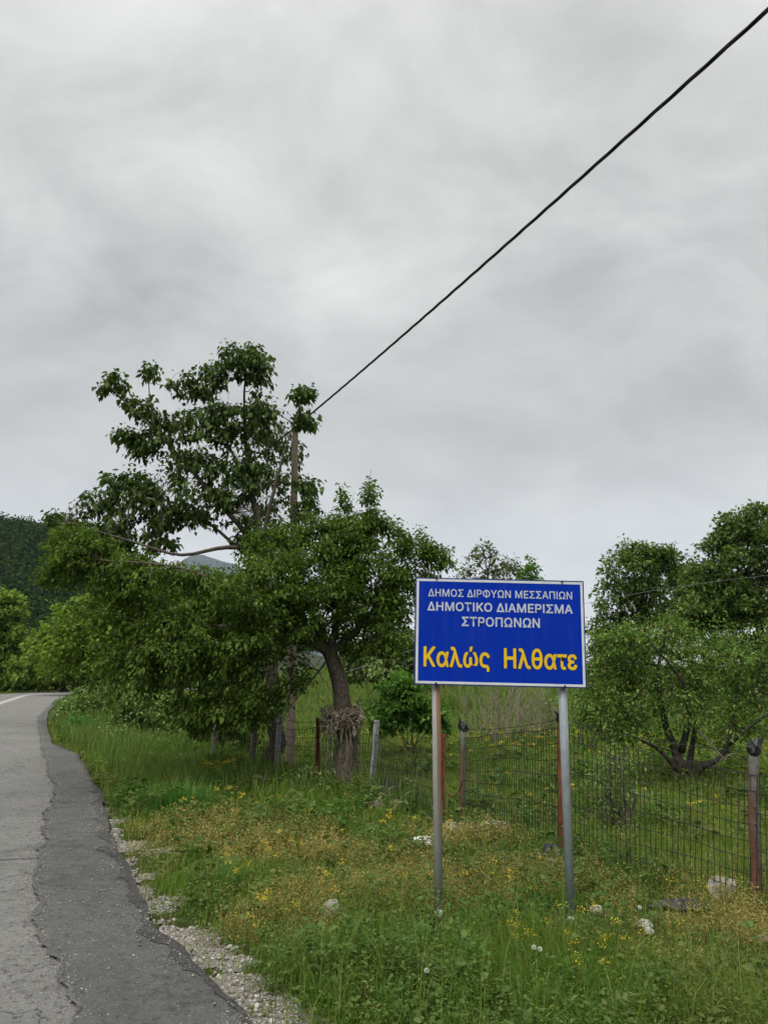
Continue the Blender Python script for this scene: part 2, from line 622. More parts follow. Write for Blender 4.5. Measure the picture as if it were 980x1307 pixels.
def build_road():
    E = densify(EDGE, .12)
    d = np.gradient(E, axis=0)
    # smooth directions for the offset
    k = np.ones(61) / 61
    ds = np.stack([np.convolve(np.pad(d[:, i], 30, 'edge'), k, 'valid') for i in range(2)], 1)
    ds /= np.linalg.norm(ds, axis=1, keepdims=True)
    nl = np.stack([-ds[:, 1], ds[:, 0]], 1)
    s = np.concatenate([[0], np.cumsum(np.linalg.norm(np.diff(E, axis=0), axis=1))])
    wob = (fbm(s * 1.6, s * 0 + 3.3, 5, 4) - .5) * .22 * (1 - sstep(14, 30, s))
    Re = E + nl * (-wob)[:, None]
    Es = np.stack([np.convolve(np.pad(E[:, i], 20, 'edge'), np.ones(41) / 41, 'valid') for i in range(2)], 1)
    Le = Es + nl * 6.2
    Rin = E + nl * 0.05
    m_old = asphalt('worn_asphalt', (.08, .078, .073), (.18, .176, .166), (.205, .20, .19), 110)
    m_new = asphalt('patched_asphalt', (.05, .05, .049), (.098, .098, .095), (.13, .128, .122), 120, .6, .35)
    strip('road', Le, Rin, 0.0, m_old, 24)
    # patch of newer asphalt along the verge: from the seam to the edge
    SEAM_PX = [(100, 1307), (72, 1232), (50, 1180), (46, 1140), (50, 1100), (60, 1050), (70, 1005), (56, 965), (50, 930), (50, 915), (72, 893)]
    S = densify(np.array([(.9, -1.0), (-.55, 2.2)] + [flat(*p) for p in SEAM_PX]), .05)
    ss = np.concatenate([[0], np.cumsum(np.linalg.norm(np.diff(S, axis=0), axis=1))])
    dd = np.gradient(S, axis=0)
    dd /= np.linalg.norm(dd, axis=1, keepdims=True)
    n2 = np.stack([-dd[:, 1], dd[:, 0]], 1)
    near = (1 - sstep(12, 30, ss))
    S = S + n2 * ((fbm(ss * 2.2, ss * 0 + 1.3, 15, 5) - .5) * .16 * near)[:, None] + n2 * ((fbm(ss * 9, ss * 0 + 1.3, 17, 4) - .5) * .11 * near)[:, None]
    # matching points on the right edge by distance from the camera
    rS = np.hypot(S[:, 0], S[:, 1]) * np.sign(S[:, 1] + 1e-6)
    rR = np.hypot(Re[:, 0], Re[:, 1]) * np.sign(Re[:, 1] + 1e-6)
    o_ = np.argsort(rR)
    Rm = np.stack([np.interp(rS, rR[o_], Re[o_, i]) for i in range(2)], 1)
    strip('road_patch', S, Rm, 0.012, m_new, 10)
    m_edge = asphalt('crumbled_edge_asphalt', (.03, .03, .029), (.065, .064, .062), (.08, .078, .075), 120, .8, .2)
    global SEAM
    SEAM = S
    inw = S - Rm
    inw /= np.linalg.norm(inw, axis=1, keepdims=True) + 1e-9
    ew = .015 + .34 * np.clip(fbm(ss * 3.1, ss * 0 + 4.4, 51, 6) - .38, 0, 1) + .03 * vnoise(ss * 17, ss * 0, 53)
    ew *= 1 - sstep(10, 22, ss)
    strip('road_edge', Rm + inw * (ew + .004)[:, None], Rm - inw * .008, 0.0165, m_edge, 3)
    # crumbled dark joint along the seam
    jw = .002 + .11 * np.clip(fbm(ss * 4.0, ss * 0 + 7.7, 31, 5) - .42, 0, 1)
    m_j = plain('crumbled_joint', (.11, .107, .10), 1, 0, .6, 45, .01, (.045, .044, .042))
    strip('road_joint', S + n2 * jw[:, None], S - n2 * (.004 + .02 * fbm(ss * 6, ss * 0, 33, 3))[:, None], 0.0165, m_j, 2)
    # transverse crack in the old surface
    c0, c1 = np.array(flat(-60, 1101)), np.array(flat(58, 1095))
    C = densify(np.stack([c0, c1]), .02)
    tt = np.linspace(0, 1, len(C)) * 9
    C[:, 1] += (fbm(tt * 2, tt * 0, 41, 3) - .5) * .08
    w = .006 + .02 * fbm(tt * 3, tt * 0, 43, 3)
    up = np.array([0, 1.0])
    strip('road_crack', C + up * w[:, None], C - up * w[:, None], 0.004, m_j, 1)
    # double centre line
    m_w = plain('road_paint', (.62, .61, .58), .7, 0, .35, 9, 0, (.3, .3, .29))
    far = s > 16
    for off in (2.95, 3.2):
        a = (Es + nl * (off - .06))[far]
        b = (Es + nl * (off + .06))[far]
        strip('road_markings', b, a, 0.004, m_w, 1)


build_ground()
build_road()

# gravel margin: irregular pale sheet between asphalt and weeds, then loose stones
GR_PX = [(150, 1042, 22), (165, 1075, 40), (190, 1112, 22), (200, 1150, 45), (235, 1190, 50), (265, 1215, 48), (290, 1250, 60), (330, 1280, 70), (365, 1300, 70), (300, 1222, 35)]
GRAV = [(*flat(a, b)[:2], r * flat(a, b)[1] / 900) for a, b, r in GR_PX]
GRAV += [(*flat(180, 1008), .16), (*flat(205, 1080), .22)]


def gravel_mask(x, y):
    g = np.zeros(np.shape(x))
    for gx, gy, gr in GRAV:
        g = np.maximum(g, np.exp(-(((x - gx) ** 2 + (y - gy) ** 2) / (gr * .84) ** 2)))
    d = road_dist(x, y)
    g = np.maximum(g, (.28 + .5 * vnoise(x * 1.3 + 5, y * 1.3, 12)) * np.exp(-((d - .05) / .12) ** 2) * (1 - sstep(9, 14, y)) * (d > -.4))
    return np.clip(g + (fbm(x * 5, y * 5, 77, 3) - .5) * .75 + (fbm(x * 21, y * 21, 78, 2) - .5) * .35, 0, 1)


def build_gravel():
    mb = MB()
    # low-poly stones
    n = 420000
    x = RNG.uniform(-5.5, 1.8, n)
    y = 2.2 + 12 * RNG.uniform(0, 1, n) ** 1.7
    g = gravel_mask(x, y)
    d = road_dist(x, y)
    spill = (d < 0) & (d > -.75)
    pr = np.where(spill, 1.0 * np.exp(d / .2) * sstep(.25, .8, vnoise(x * 2.3, y * 2.3, 19)) + .010, np.where(d > 0, sstep(.30, .66, g) * .9, 0))
    pr = pr * (d > -.8)
    keep = RNG.uniform(0, 1, n) < pr
    x, y, d = x[keep], y[keep], d[keep]
    n = len(x)
    r = np.clip(RNG.lognormal(math.log(.0050), .5, n), .0022, .020)
    r = np.where(d < 0, np.clip(r * .5, .002, .009), r)
    z = np.where(d < -.02, .0165, np.maximum(height(x, y), -.04)) + r * .4
    z = np.where(d > -.02, height(x, y) + .004 + .012 * np.clip((g[keep] - .47) * 4, 0, 1) + r * .3, z)
    k_ = 5200                                   # chips broken out of the old lane along the seam
    sel = SEAM[RNG.integers(0, int(len(SEAM) * .62), k_)]
    sx_ = sel[:, 0] + RNG.normal(0, .05, k_)
    sy_ = sel[:, 1] + RNG.normal(0, .05, k_)
    sr_ = RNG.uniform(.0018, .0065, k_)
    x, y, r = np.concatenate([x, sx_]), np.concatenate([y, sy_]), np.concatenate([r, sr_])
    z = np.concatenate([z, np.full(k_, .011) + sr_ * .3])
    n = len(x)
    base = np.array([(1, 0, 0), (-1, 0, 0), (0, 1, 0), (0, -1, 0), (0, 0, 1), (0, 0, -1), (.7, .7, .5), (-.6, .7, -.4)], float)
    import bmesh
    bm = bmesh.new()
    bmesh.ops.create_icosphere(bm, subdivisions=1, radius=1)
    Vb = np.array([v.co for v in bm.verts])
    Fb = np.array([[v.index for v in f.verts] for f in bm.faces])
    bm.free()
    nv = len(Vb)
    jit = RNG.normal(1, .22, (n, nv, 1))
    sq = np.stack([RNG.uniform(.7, 1.3, n), RNG.uniform(.7, 1.3, n), RNG.uniform(.45, .8, n)], 1)[:, None, :]
    V = Vb[None] * jit * sq * r[:, None, None] + np.stack([x, y, z], 1)[:, None, :]
    F = (Fb[None] + np.arange(n)[:, None, None] * nv).reshape(-1, 3)
    mb.add(V.reshape(-1, 3), F)
    m = leaf_mat('gravel_stone', [(.10, .09, .075), (.19, .175, .15), (.29, .27, .24), (.42, .40, .37), (.18, .14, .10)], 0, rough=.9)
    o = mb.build('gravel', m)
    tag(o, kind='stuff', label='pale loose gravel between the asphalt edge and the weeds', cat='gravel')
    # packed pale dirt under the stones
    mb = MB()
    gx = np.arange(-5.4, 1.6, .018)
    gy = np.arange(2.2, 12, .018)
    X, Y = np.meshgrid(gx, gy, indexing='ij')
    G = (gravel_mask(X, Y) > .47) & (road_dist(X, Y) > -.05)
    Z = height(X, Y) + .004 + .012 * np.clip((gravel_mask(X, Y) - .47) * 4, 0, 1)
    idx = np.arange(X.size).reshape(X.shape)
    i, j = np.where(G[:-1, :-1] & G[1:, :-1] & G[:-1, 1:] & G[1:, 1:])
    Q = np.stack([idx[i, j], idx[i + 1, j], idx[i + 1, j + 1], idx[i, j + 1]], 1)
    used = np.unique(Q)
    remap = np.zeros(X.size, int)
    remap[used] = np.arange(len(used))
    mb.add(np.stack([X, Y, Z], -1).reshape(-1, 3)[used], remap[Q])
    m2, nt, b = new_mat('pale_dirt')
    c = ramp(nt, noise(nt, 90, 5, .7), [(.3, (.075, .065, .05)), (.5, (.15, .135, .11)), (.7, (.27, .25, .22))])
    nt.links.new(c, b.inputs['Base Color'])
    b.inputs['Roughness'].default_value = 1
    bump(nt, b, noise(nt, 90, 5, .7), .8, .01)
    tag(mb.build('dirt_margin', m2, smooth=True), kind='structure')


build_gravel()


# ================================================================== HILLS
def build_hill():
    Yr = 430.0
    prof = [(-900, 560), (-500, 590), (-250, 632), (-100, 655), (0, 670), (40, 676), (70, 683), (100, 692), (160, 722), (240, 760), (330, 800), (450, 846), (600, 866)]
    P = np.array([at(a, b, Yr) for a, b in prof])

    def hh(x, y):
        ridge = np.interp(x * (Yr / np.maximum(y, 60)) ** .35, P[:, 0], P[:, 2])
        s = sstep(150, Yr, y) * (1 - .35 * sstep(Yr, 760, y))
        g = (fbm(x * .012, y * .012, 5, 4) - .5) * 14 * s * (1 - .8 * np.exp(-((y - Yr) / 45) ** 2))
        return ridge * s + g - 3
    xs = np.arange(-640, 130, 6.0)
    ys = np.arange(140, 760, 6.0)
    X, Y = np.meshgrid(xs, ys, indexing='ij')
    Z = hh(X, Y)
    mb = MB()
    nx, ny = X.shape
    i, j = np.meshgrid(np.arange(nx - 1), np.arange(ny - 1), indexing='ij')
    a = i * ny + j
    mb.add(np.stack([X, Y, Z], -1).reshape(-1, 3), np.stack([a, a + ny, a + ny + 1, a + 1], -1).reshape(-1, 4))
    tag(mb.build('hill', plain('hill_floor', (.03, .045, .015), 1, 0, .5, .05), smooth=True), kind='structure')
    # forest canopy on the hill: one mass of crowns made of leaf-like faces
    mb = MB()
    n = 9000
    x = RNG.uniform(-330, -40, n)
    y = RNG.uniform(170, 455, n)
    k = 40
    r = RNG.uniform(1.5, 3.2, n) * np.where(RNG.uniform(0, 1, n) < .25, 1.6, 1)
    th = RNG.uniform(0, 2 * PI, (n, k))
    ph = np.arccos(RNG.uniform(-.25, 1, (n, k)))
    dirs = np.stack([np.sin(ph) * np.cos(th), np.sin(ph) * np.sin(th), np.cos(ph)], -1)
    lump = RNG.uniform(.75, 1.1, (n, k, 1))
    C = np.stack([x, y, hh(x, y) + r * .8], 1)
    Pp = (C[:, None, :] + dirs * r[:, None, None] * lump * np.array([1, 1, 1.15])).reshape(-1, 3)
    D = dirs.reshape(-1, 3)
    N = D + RNG.normal(0, .45, D.shape)
    A = np.cross(N, RNG.normal(size=D.shape))
    L = RNG.uniform(.7, 1.5, len(D))
    leaves(mb, Pp, A, N, L, L * .8, .1)
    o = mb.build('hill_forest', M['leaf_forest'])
    tag(o, 'dark wooded slope of the hill beyond the road bend', 'forest', kind='stuff')
    # far blue-ish mountain
    Ym = 4200.0
    prof = [(-400, 860), (-100, 790), (60, 752), (150, 735), (215, 722), (245, 711), (262, 706), (280, 709), (300, 716), (330, 735), (380, 775), (450, 850), (560, 858), (760, 860), (950, 862)]
    Q = np.array([at(a, b, Ym) for a, b in prof])
    xs = np.linspace(Q[0, 0], Q[-1, 0], 160)
    ys = np.linspace(Ym - 1300, Ym + 900, 50)
    X, Y = np.meshgrid(xs, ys, indexing='ij')
    s = sstep(Ym - 1300, Ym, Y) * (1 - .6 * sstep(Ym, Ym + 900, Y))
    Z = np.interp(X, Q[:, 0], Q[:, 2]) * s + (fbm(X * .004, Y * .004, 8, 5) - .5) * 160 * s * (1 - .7 * np.exp(-((Y - Ym) / 120) ** 2)) - 20
    mb = MB()
    nx, ny = X.shape
    i, j = np.meshgrid(np.arange(nx - 1), np.arange(ny - 1), indexing='ij')
    a = i * ny + j
    mb.add(np.stack([X, Y, Z], -1).reshape(-1, 3), np.stack([a, a + ny, a + ny + 1, a + 1], -1).reshape(-1, 4))
    tag(mb.build('mountain', plain('mountain_scrub', (.06, .075, .055), 1, 0, .5, .006), smooth=True), kind='structure')


build_hill()


def build_haze():
    mb = MB()
    mb.box((0, 0, 420), (6300, 6300, 460))
    m = bpy.data.materials.new('valley_air')
    m.use_nodes = True
    nt = m.node_tree
    nt.nodes.remove(nt.nodes['Principled BSDF'])
    v = nt.nodes.new('ShaderNodeVolumePrincipled')
    v.inputs['Color'].default_value = (.55, .70, 1.0, 1)
    v.inputs['Density'].default_value = HAZE
    v.inputs['Anisotropy'].default_value = .2
    nt.links.new(v.outputs[0], nt.nodes['Material Output'].inputs['Volume'])
    tag(mb.build('haze', m), 'thin bluish air over the valley', 'haze', kind='stuff')


HAZE = 0.00007
build_haze()


# ================================================================== TREES
def interp_line(P, step):
    """smooth (Catmull-Rom) polyline through P"""
    P = np.asarray(P, float)
    if len(P) < 3:
        return densify(P, step)
    Q = np.concatenate([[2 * P[0] - P[1]], P, [2 * P[-1] - P[-2]]])
    out = []
    for i in range(1, len(Q) - 2):
        n = max(2, int(np.linalg.norm(Q[i + 1] - Q[i]) / step))
        t = np.linspace(0, 1, n, endpoint=False)[:, None]
        p0, p1, p2, p3 = Q[i - 1], Q[i], Q[i + 1], Q[i + 2]
        out.append(.5 * ((2 * p1) + (-p0 + p2) * t + (2 * p0 - 5 * p1 + 4 * p2 - p3) * t * t + (-p0 + 3 * p1 - 3 * p2 + p3) * t ** 3))
    out.append(P[-1:])
    return np.concatenate(out)


def tree(name, label, cat, limbs, blobs, leaf, bark, leaf_len, leaf_w, per=26, cl_r=.2, droop=.25, group=None, seed=1,
         twig_r=.006, hang=0.35, parts=('trunk', 'crown'), spread=1.0, bare=0, tip_only=False, fill=1.0, flat_=.8):
    """limbs: [(points, r0, r1)] first starts at the base; blobs: [(centre, (rx, ry, rz), clusters)]"""
    rg = np.random.default_rng(seed)
    root = thing(name, limbs[0][0][0], label, cat, group)
    tb = MB()
    nodes, nrad = [], []
    for k, (P, r0, r1) in enumerate(limbs):
        L = interp_line(P, .18)
        t = np.linspace(0, 1, len(L))
        rad = r0 + (r1 - r0) * t ** .8
        jit = rg.normal(0, 1, L.shape) * rad[:, None] * .12
        if k == 0:
            rad = rad * (1 + .45 * np.exp(-t * len(L) * .18 / .25))
        tb.tube(L + jit, rad, 9 if r0 > .05 else 6)
        nodes.append(L)
        nrad.append(rad)
    nodes = np.concatenate(nodes)
    nrad = np.concatenate(nrad)
    C = []
    for c, r, n in blobs:
        n = max(1, int(n * fill))
        d = rg.normal(size=(n, 3))
        d /= np.linalg.norm(d, axis=1, keepdims=True)
        C.append(np.asarray(c) + d * np.asarray(r) * (rg.uniform(.15, 1, (n, 1)) ** .5))
    C = np.concatenate(C)
    # nearer ones first so that branches grow outward
    d0 = np.array([np.min(np.linalg.norm(nodes - c, axis=1)) for c in C])
    C = C[np.argsort(d0)]
    tips = []
    zb = limbs[0][0][0][2]
    for c in C:
        dd = np.linalg.norm(nodes - c, axis=1) + .6 * np.maximum(nodes[:, 2] - c[2], 0)
        dd = np.where(nrad < .0035, 99, dd) + rg.uniform(0, .1, len(nodes))
        q = int(np.argmin(dd))
        a = nodes[q]
        ln = np.linalg.norm(c - a)
        if ln < .05:
            tips.append((c, np.array([0, 0, 1.0])))
            continue
        n = max(3, int(ln / .14))
        t = np.linspace(0, 1, n + 1)
        side = rg.normal(size=3) * ln * .10
        side[2] += ln * rg.uniform(-.05, .16)
        L = a + (c - a) * t[:, None] + np.sin(t * PI)[:, None] * side + rg.normal(0, .012, (n + 1, 3)) * (t * (1 - t) * 4)[:, None]
        r0 = min(nrad[q] * .75, twig_r * 1.1 + .013 * ln)
        rad = r0 + (twig_r * .5 - r0) * t ** .9
        tb.tube(L, rad, 5, False)
        nodes = np.concatenate([nodes, L[1:]])
        nrad = np.concatenate([nrad, rad[1:]])
        ax = (L[-1] - L[-2])
        tips.append((c, ax / (np.linalg.norm(ax) + 1e-9)))
        if not tip_only and ln > .5:
            for q_ in L[int(n * .45):-1:2]:
                tips.append((q_, ax / (np.linalg.norm(ax) + 1e-9)))
    for _ in range(bare):                                     # dead bare twigs
        cand_ = np.flatnonzero(nrad > .012)
        q = cand_[rg.integers(len(cand_))]
        a = nodes[q]
        d = rg.normal(size=3)
        d[2] = -abs(d[2]) * .8
        d *= rg.uniform(.5, 1.1) / np.linalg.norm(d)
        t = np.linspace(0, 1, 7)
        L = a + d * t[:, None] + np.array([0, 0, -.25]) * (t ** 2)[:, None]
        tb.tube(L, .007 * (1 - t * .6), 4, False)
    part(tb, parts[0], bark, root, True)
    # leaves: little shoots at every tip
    cb = MB()
    T = np.array([t[0] for t in tips])
    AX = np.array([t[1] for t in tips])
    m = len(T)
    cnt = rg.poisson(per, m)
    idx = np.repeat(np.arange(m), cnt)
    n = len(idx)
    g = rg.normal(size=(n, 3))
    g /= np.linalg.norm(g, axis=1, keepdims=True)
    rr = cl_r * rg.uniform(.1, 1, (n, 1)) ** .6 * (np.repeat(rg.uniform(.6, 1.3, m), cnt)[:, None])
    along = cl_r * rg.uniform(-1.9, .7, (n, 1))
    P = T[idx] + AX[idx] * along + g * rr * np.array([spread, spread, flat_]) * .72
    A = g * .7 + AX[idx] * .45 + rg.normal(0, .35, (n, 3)) + np.array([0, 0, -hang])
    N = np.array([0, 0, 1.0]) + rg.normal(0, .5, (n, 3)) + g * .3
    L = leaf_len * np.clip(rg.lognormal(-.08, .32, n), .4, 1.7)
    leaves(cb, P, A, N, L, L * leaf_w, .18, droop)
    part(cb, parts[1], leaf, root)
    return root


def pblob(px, py, Y, rx, ry, n, ryd=None):
    c = at(px, py, Y)
    s = Y / FPX * 1.02
    return (c, (rx * s, (ryd if ryd else max(rx, ry) * s * .9), ry * s), n)


def gbase(px, Y):
    p = at(px, 900, Y)
    return np.array([p[0], Y, hz(p[0], Y) - .05])


def pl(pts, Y, dy=None):
    return [at(a, b, Y + (dy[i] if dy else 0)) for i, (a, b) in enumerate(pts)]


# --- tall sparse tree on the left
Y0 = 13.0
base = gbase(350, Y0)
limbs = [
    ([base] + pl([(352, 930), (346, 850), (338, 770), (335, 692)], Y0), .15, .085),
    (pl([(336, 700), (322, 690), (292, 655), (238, 592), (198, 550), (163, 516), (140, 492)], Y0, [0, 0, -.1, -.2, -.3, -.3, -.3]), .065, .008),
    (pl([(198, 550), (191, 505), (190, 476)], Y0 - .3), .02, .006),
    (pl([(334, 695), (322, 625), (313, 560), (312, 500), (318, 446)], Y0, [0, .1, .2, .2, .2]), .07, .008),
    (pl([(326, 640), (300, 585), (276, 535), (262, 492)], Y0, [.05, .3, .4, .4]), .035, .007),
    (pl([(334, 695), (346, 640), (362, 580), (384, 515)], Y0, [0, -.2, -.3, -.3]), .05, .007),
    (pl([(336, 705), (290, 698), (232, 708), (165, 690), (82, 664)], Y0, [0, -.3, -.6, -.8, -1.0]), .05, .007),
    (pl([(334, 725), (262, 665), (200, 635), (128, 638)], Y0, [0, .3, .5, .5]), .04, .007),
    (pl([(338, 740), (372, 700), (392, 655)], Y0, [0, -.3, -.4]), .035, .007),
]
tl = [(146, 486, 17, 14, 8), (128, 498, 7, 5, 2), (191, 477, 11, 9, 5), (164, 512, 10, 8, 3), (182, 522, 18, 14, 8), (206, 544, 20, 18, 9), (160, 556, 20, 10, 8),
      (185, 572, 20, 12, 7), (240, 494, 14, 16, 7), (268, 486, 24, 22, 17), (316, 448, 20, 14, 12), (332, 472, 22, 24, 18), (292, 462, 22, 22, 14),
      (250, 538, 26, 24, 15), (288, 540, 32, 32, 26), (330, 530, 28, 32, 24), (386, 502, 17, 13, 9), (393, 540, 15, 14, 8), (352, 560, 24, 26, 16), (378, 582, 16, 14, 6),
      (396, 622, 15, 16, 8), (268, 590, 26, 20, 13), (320, 600, 28, 30, 20), (355, 622, 22, 26, 14), (228, 605, 20, 14, 7), (150, 618, 22, 18, 12), (184, 632, 24, 20, 14),
      (124, 640, 16, 16, 8), (78, 664, 18, 10, 6), (66, 662, 8, 6, 2), (118, 678, 22, 14, 10), (160, 688, 24, 16, 13), (212, 660, 24, 20, 13), (252, 660, 20, 14, 8), (282, 634, 18, 18, 8),
      (342, 660, 28, 24, 16), (392, 652, 20, 18, 9), (315, 675, 16, 20, 6), (290, 600, 60, 60, 10), (220, 575, 40, 40, 10), (355, 595, 40, 50, 12), (205, 640, 50, 40, 10), (375, 690, 30, 20, 10), (150, 705, 50, 12, 8), (205, 692, 24, 10, 6), (110, 695, 30, 12, 6), (140, 655, 40, 30, 12), (190, 665, 40, 30, 12), (240, 640, 40, 30, 10), (300, 640, 36, 36, 12), (90, 680, 30, 12, 6), (170, 612, 26, 14, 6), (315, 690, 22, 14, 7), (345, 700, 24, 12, 6)]
tree('tall_tree', 'tall sparse tree with drooping dark leaves and bare forked limbs beside the wooden pole', 'tree', limbs,
     [pblob(a, b, Y0 - .1 + (2.4 if 338 < a < 386 and 535 < b < 700 else 0), rx, ry, n * (.7 if 338 < a < 386 and 535 < b < 700 else 1), max(rx, ry) * .017) for a, b, rx, ry, n in tl], M['leaf_tall'], M['bark'], .072, .75, per=15, cl_r=.135, droop=.35, seed=3, hang=.55, tip_only=True, fill=2.5)

# --- dense leafy tree on the fence line
Y1 = 11.7
base = gbase(443, Y1)
limbs = [
    ([base] + pl([(443, 945), (437, 890), (429, 855), (420, 828)], Y1), .17, .105),
    (pl([(421, 832), (385, 815), (338, 822), (290, 800), (225, 800)], Y1, [0, -.3, -.6, -.7, -.9]), .085, .012),
    (pl([(422, 828), (432, 790), (442, 725), (446, 660)], Y1, [0, .1, .2, .2]), .07, .01),
    (pl([(424, 830), (468, 790), (505, 742), (545, 712)], Y1, [0, .1, .1, -.1]), .06, .009),
    (pl([(420, 835), (395, 780), (365, 725), (355, 690)], Y1, [0, .2, .3, .3]), .06, .009),
    (pl([(385, 815), (310, 760), (230, 725), (130, 715)], Y1, [-.3, -.6, -.9, -1.1]), .05, .009),
    (pl([(446, 680), (441, 650), (437, 618)], Y1 + .2), .01, .004),
    (pl([(460, 700), (470, 640), (473, 600)], Y1 + .2), .012, .004),
    (pl([(430, 815), (470, 812), (490, 832), (520, 850), (545, 838)], Y1, [0, -.2, -.3, -.3, -.2]), .022, .006),
    (pl([(420, 840), (395, 872), (372, 900), (355, 925)], Y1, [-.05, -.3, -.5, -.6]), .02, .005),
]
dl = [(400, 735, 70, 50, 70), (462, 718, 43, 46, 48), (330, 760, 70, 50, 60), (255, 785, 60, 48, 48), (440, 680, 40, 22, 22), (180, 745, 58, 30, 26),
      (300, 835, 66, 32, 34), (225, 850, 66, 36, 28), (330, 880, 45, 28, 14), (508, 735, 28, 34, 20), (552, 706, 16, 14, 6), (570, 722, 8, 8, 2), (110, 712, 45, 14, 12), (400, 800, 60, 26, 28),
      (480, 780, 40, 30, 26), (437, 640, 4, 18, 5), (473, 630, 4, 24, 6), (165, 800, 40, 40, 18), (250, 905, 60, 26, 10), (380, 860, 25, 26, 9), (500, 800, 26, 34, 14), (325, 712, 14, 16, 6), (375, 685, 30, 18, 12), (350, 800, 60, 40, 40), (270, 830, 70, 40, 30), (190, 870, 60, 40, 20), (290, 910, 50, 26, 8), (140, 850, 40, 40, 10), (440, 760, 60, 40, 40), (420, 700, 50, 18, 22), (515, 765, 30, 30, 20), (270, 738, 44, 9, 20), (215, 735, 20, 14, 8), (180, 728, 40, 10, 9), (490, 825, 30, 16, 14), (455, 830, 20, 10, 6), (90, 725, 40, 10, 7), (140, 760, 36, 26, 12)] + [(x_, y_, 8, 15, 7) for x_, y_ in ((395, 670), (415, 675), (455, 668), (490, 668), (506, 680), (522, 690), (538, 692), (562, 708), (428, 668), (476, 660), (360, 680), (330, 690), (70, 700), (60, 735), (95, 690), (548, 745))]
tree('dense_tree', 'dense leafy green tree with a stout trunk wrapped in dead vines at the fence', 'tree', limbs,
     [pblob(a, b, Y1 - (.5 if a < 360 else 0), rx, ry, n, max(rx, ry) * .017) for a, b, rx, ry, n in dl], M['leaf_dense'], M['bark'], .051, .62, per=35, cl_r=.15, droop=.25, seed=5, hang=.25, bare=26, fill=2.1, flat_=.65)

# --- multi-stemmed tree behind the fence on the right
Y2 = 12.2
base = gbase(872, Y2)
limbs = [
    ([base] + pl([(868, 975), (850, 930), (842, 890), (840, 850), (852, 800)], Y2, [0, .1, .1, .1, .1]), .085, .012),
    ([base] + pl([(880, 975), (886, 930), (888, 880), (900, 835)], Y2, [0, .2, .3, .3]), .065, .010),
    ([base] + pl([(895, 978), (918, 968), (930, 940), (938, 890), (945, 850)], Y2, [-.1, -.2, -.2, 0, 0]), .065, .010),
    ([base] + pl([(860, 978), (842, 958), (822, 947), (806, 938)], Y2, [-.1, -.2, -.3, -.4]), .055, .012),
    (pl([(868, 960), (878, 915), (870, 870), (830, 820)], Y2, [0, -.2, -.4, -.5]), .06, .01),
    (pl([(925, 955), (960, 925), (1000, 900)], Y2, [-.2, -.4, -.5]), .04, .008),
]
rl = [(795, 828, 42, 32, 36), (850, 822, 52, 34, 48), (905, 845, 46, 38, 42), (965, 860, 44, 44, 42), (778, 885, 30, 34, 20), (820, 885, 40, 30, 28), (925, 900, 42, 24, 24), (975, 915, 40, 26, 20),
      (862, 806, 46, 12, 16), (765, 845, 14, 30, 10), (1020, 850, 50, 60, 36), (865, 880, 40, 26, 20), (1040, 920, 40, 30, 14), (960, 820, 40, 20, 14), (800, 925, 36, 16, 16), (770, 920, 24, 20, 14), (950, 935, 50, 16, 18), (860, 905, 60, 20, 24), (800, 900, 50, 30, 30), (915, 870, 40, 40, 24), (740, 890, 20, 24, 12), (890, 925, 40, 18, 12)] + [(x_, y_, 9, 12, 5) for x_, y_ in ((770, 815), (800, 802), (850, 795), (915, 805), (985, 805), (748, 860), (745, 920), (790, 945), (840, 945), (930, 955), (900, 950))]
tree('spreading_tree', 'low spreading many-stemmed tree just behind the wire fence', 'tree', limbs,
     [pblob(a, b, Y2, rx, ry, n, max(rx, ry) * .016) for a, b, rx, ry, n in rl], M['leaf_olive'], M['bark_dark'], .046, .55, per=34, cl_r=.18, droop=.2, seed=8, hang=.15, bare=24, fill=1.05, flat_=.75)


# --- generic background tree
def back_tree(px, Y, blobs, leaf, label, seed, name='broadleaf_tree', group=None, llen=.14, per=36, cl=.36, trunk_r=.18, bark='bark_dark', fill=1.0, tip=False, cat='tree', lean=0):
    b = gbase(px, Y)
    top = min(x[1] for x in blobs)
    cyy = sum(x[1] for x in blobs) / len(blobs)
    rg = np.random.default_rng(seed + 900)
    crown = [pblob(x, y, Y, rx, ry, n, max(rx, ry) * .9 * Y / FPX) for x, y, rx, ry, n in blobs]
    for x, y, rx, ry, n in blobs:                              # loose sprays that stand out of the outline
        if rx < 12:
            continue
        for _ in range(12):
            a_ = rg.uniform(-.3, PI + .3)
            k_ = rg.uniform(.85, 1.2)
            c_, r_, m_ = pblob(x + k_ * rx * math.cos(a_), y - k_ * ry * math.sin(a_), Y, rx * .09, ry * .10, 2)
            c_ = c_ + np.array([0, rg.normal(0, .6) * rx * Y / FPX, 0])
            crown.append((c_, r_, m_))
    limbs = [([b] + pl([(px + 2 + lean * .5, (cyy + 880) / 2), (px + lean, cyy), (px + lean + 3, top)], Y), trunk_r, trunk_r * .18)]
    for k, (x, y, rx, ry, n) in enumerate(blobs):
        st = at(px + lean * .7, (cyy * 2 + 880) / 3, Y)
        en = at(x, y, Y)
        mid = (st + en) / 2 + np.array([0, .2 * (-1) ** k * Y / 30, .02 * Y])
        limbs.append(([st, mid, en], trunk_r * .5, trunk_r * .12))
    return tree(name, label, cat, limbs, crown, M[leaf], M[bark], llen, .6, per=per, cl_r=cl, droop=.15, seed=seed, twig_r=.012, hang=.1, group=group, fill=fill * 1.15, tip_only=tip, flat_=.5)


